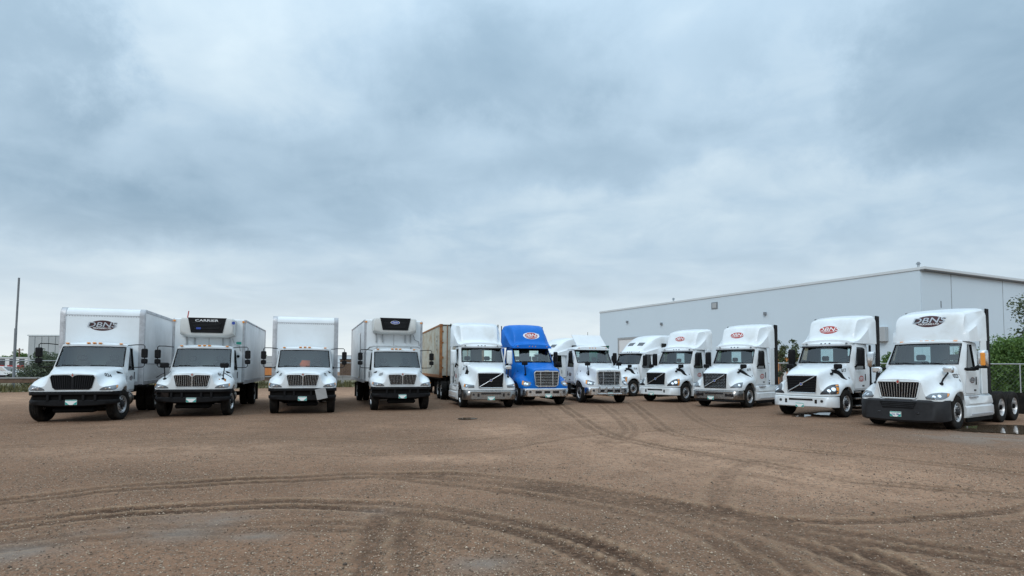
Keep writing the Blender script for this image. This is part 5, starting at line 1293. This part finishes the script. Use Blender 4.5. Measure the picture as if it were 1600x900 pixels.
def grass_strip():
    r_ = np.random.default_rng(5); n = 26000; a = np.array((-45.0, 30.8)); b = np.array((-2.0, 59.2)); t = r_.random(n); d = (b-a); nn_ = np.array((-d[1], d[0]))/np.hypot(*d)
    off = 6.0*r_.random(n)**.8+.35*np.sin(t*60)+.2*r_.normal(size=n); c = a+d*t[:, None]+nn_*(off-.3)[:, None]
    h = (.12+.30*r_.random(n)**2)*(1+.6*np.sin(t*90+off)); h = np.maximum(h, .05); ang = r_.random(n)*6.28; wv = .05+.06*r_.random(n)
    ux, uy = np.cos(ang)*wv, np.sin(ang)*wv; lean = r_.normal(0, .10, (n, 2))
    V = np.stack([np.stack([c[:, 0]-ux, c[:, 1]-uy, 0*h], 1), np.stack([c[:, 0]+ux, c[:, 1]+uy, 0*h], 1), np.stack([c[:, 0]+lean[:, 0], c[:, 1]+lean[:, 1], h], 1)], 1).reshape(-1, 3)
    me = bpy.data.meshes.new('grass'); me.vertices.add(3*n); me.vertices.foreach_set('co', V.ravel()); me.loops.add(3*n); me.loops.foreach_set('vertex_index', np.arange(3*n)); me.polygons.add(n); me.polygons.foreach_set('loop_start', np.arange(0, 3*n, 3)); me.update()
    at = me.attributes.new('tone', 'FLOAT', 'POINT'); at.data.foreach_set('value', np.repeat(r_.random(n), 3).astype(np.float32)); me.materials.append(MT['grass'])
    o = link('grass', me); stuff(o); o['label'] = 'dry rough grass along the edge of the lot'; o['category'] = 'grass'
    # low verge of earth under it
    g = G(); rows = []
    for k in range(60):
        t = k/59; p = a+d*t; w0 = .25*math.sin(k*1.7)
        rows.append([(*(p+nn_*(q+w0*(1 if q < 3 else 0))), z) for q, z in ((-.3, -.02), (.3, .08), (1.5, .14), (3, .12), (5, .10), (14, .05), (40, .06), (120, .08), (600, .10))])
    structure(g.loft(rows).obj('verge', 'earth_grass', None, 60))
mat('earth_grass', (.13, .115, .055), .95, vscale=.35, dirt=(.20, .15, .10), bump=.4, bscale=4)
grass_strip()

# ------------------------------------------------------------------ far things at left
def pole(px, top, Y, r, name, label):
    b = at_depth(px, 600, Y); t = at_depth(px+1, top, Y); P = thing(name, label, 'pole', (b.x, Y, 0)); h = t.z
    G().tube([(0, 0, -.1), (0, 0, h*.55)], r, 12).obj('lower_shaft', 'pole_grey', P); G().tube([(.02, 0, h*.55-.1), (.06, 0, h)], r*.72, 12).obj('upper_shaft', 'pole_grey', P)
    G().cyl((0, 0, 0), (0, 0, .25), r*1.7, 12).obj('base_collar', 'pole_grey', P); return P
pole(21, 434, 41.0, .085, 'steel_pole', 'tall bare grey steel pole at the left edge of the lot')
def utility():
    Y = 150; b = at_depth(29, 580, Y); t = at_depth(29, 544, Y); P = thing('utility_pole', 'distant wooden utility pole with crossarm at far left', 'utility pole', (b.x, Y, 0))
    G().cyl((0, 0, -.2), (0, 0, t.z), .15, 8).obj('pole', 'timber', P); G().box(-1.0, 1.0, -.08, .08, t.z-.55, t.z-.35).obj('crossarm', 'timber', P)
    for x in (-.85, .0, .85): G().cyl((x, 0, t.z-.36), (x, 0, t.z-.12), .06, 6).obj('insulator', 'seam', P)
utility()
def far_building(name, label, x0, x1, top, Y, depth, m, step=None, bays=0):
    a = at_depth(x0, 572, Y).x; b = at_depth(x1, 572, Y).x; z = at_depth((x0+x1)/2, top, Y).z
    P = thing(name, label, 'building', (a, Y, 0)); W = b-a
    G().box(0, W, 0, depth, 0, z).obj('wall', m, P, 0); G().box(-.15, W+.15, -.12, depth, z, z+.18).obj('parapet', 'cladding_trim', P, 0)
    if step: G().box(W*step, W+depth*.1, .5, depth, z+.18, z+1.3).obj('roof_block', m, P, 0)
    return P, W, z
P, W, z = far_building('grey_building', 'plain grey flat-roofed building beyond the willow bush', 43, 118, 525, 95, 22, 'far_grey', .72)
for k in range(7): G().box(W*k/7+.05, W*(k+1)/7-.05, -.08, .02, .2, z-.1, .01).obj('wall_panel', 'far_grey', P, 0)
P, W, z = far_building('white_shed', 'long low white building with red and dark doors at far left', -140, 44, 559, 125, 12, 'far_white')
for k in range(12):
    a = W*(k+.12)/12; b = W*(k+.62)/12
    G().box(a, b, -.12, -.02, 1.2, 2.9).obj('window', 'far_dark', P, 0); G().box(a-.4, b, -.14, -.03, .9, 1.6).obj('door', 'far_red', P, 0)
def car(label, px, Y, length, rz, z=0.0):
    b = at_depth(px, 580, Y); P = thing('parked_car', label, 'car', (b.x, Y, z), rz, 'cars parked beyond the fence')
    pr = [(2.2, .35), (2.25, .62), (2.15, .82), (1.15, .98), (.55, 1.42), (-.9, 1.48), (-1.75, 1.05), (-2.15, .98), (-2.25, .6), (-2.2, .35)]
    G().loft([[(x, s*.88*(1 if z_ < 1.0 else .84), z_) for x, z_ in pr] for s in (-1, 1)], True, True, True).obj('body', 'car_white', P, 30)
    for s in (1, -1):
        G().add([(1.02, s*.885, .98), (.50, s*.76, 1.38), (-.85, s*.76, 1.43), (-1.55, s*.885, 1.04)], [(0, 1, 2, 3)]).obj('side_glass', 'black_gloss', P, 0)
        G().box(-2.1, 2.1, s*.86, s*.905, .28, .52, .02).obj('sill', 'black_plastic', P)
        for x in (1.4, -1.4):
            w_ = link('wheel', WH['hub_front'], P, (x, s*.80, .34), (0, 0, 0 if s > 0 else math.pi)); w_.scale = (.67, .7, .67); link('tyre', WH['tyre'], w_); link('rim', WH['rim_front'], w_)
    G().add([(1.17, -.70, 1.0), (1.17, .70, 1.0), (.58, .62, 1.41), (.58, -.62, 1.41)], [(0, 1, 2, 3)]).obj('front_glass', 'black_gloss', P, 0)
    for s in (1, -1): G().box(2.16, 2.27, s*.5, s*.82, .62, .76, .02).obj('headlight', 'lens', P)
car('white car with dark lower body beyond the fence at far left', 2, 66, 4.5, R(8), .10)
def block_thing(name, label, cat, x0, x1, top, Y, depth, m, parts=()):
    a = at_depth(x0, 572, Y).x; b = at_depth(x1, 572, Y).x; z = at_depth((x0+x1)/2, top, Y).z; W = b-a
    P = thing(name, label, cat, ((a+b)/2, Y, 0)); G().box(-W/2, W/2, 0, depth, .3, z, .05).obj('body', m, P)
    for k in range(6): G().box(-W/2+W*(k+.3)/6, -W/2+W*(k+.7)/6, -.06, .02, .4, z-.1, .02).obj('rib', m, P)
    for s in (-1, 1): G().box(s*W*.42-.15, s*W*.42+.15, .1, depth-.1, 0, .32).obj('foot', 'chassis_black', P)
    G().box(-W/2-.05, W/2+.05, -.08, depth, z, z+.1, .03).obj('lid', 'far_dark', P)
block_thing('skip_container', 'brown steel container in the distance between two box trucks', 'container', 531, 549, 562, 82, 3, 'earth')
block_thing('orange_container', 'small orange container in the distance between two box trucks', 'container', 414, 428, 574, 90, 3, 'far_orange')
far_building('pale_shed', 'pale distant shed seen between the box trucks', 395, 470, 557, 190, 20, 'far_grey')
far_building('blue_grey_shed', 'pale blue-grey distant shed beside the brown container', 520, 640, 556, 175, 20, 'cladding')
for k, (px, Y, h) in enumerate(((-30, 230, 5.4), (6, 240, 5.0), (14, 232, 4.6), (24, 225, 6.6), (40, 228, 5.4), (70, 235, 5.2), (414, 260, 6.0), (540, 250, 5.5))):
    plant('far_tree', ('distant round tree on the skyline, %s' % ('leftmost in view', 'left of the steel pole', 'just left of the steel pole', 'behind the distant utility pole', 'left of the grey building', 'behind the willow bush', 'between the second and third trucks', 'between the third and fourth trucks')[k]), 'tree', (at_depth(px, 580, Y).x, Y, 0), h, 4.5, 900, .42, 'leaf_dark', 101+k, 8, .2, .25, 'distant trees')
pb = thing('debris_heap', 'orange and white debris heap beyond the fence beside truck 019', 'heap', (at_depth(1231, 580, 47).x, 47, 0))
for k in range(7): G().box(-1.1+.3*k, -.75+.3*k, -.2, .2, 0, 2.6+.35*math.sin(k*2.1), .04).obj('stacked_panel', ('far_orange', 'timber', 'far_white')[k % 3], pb)
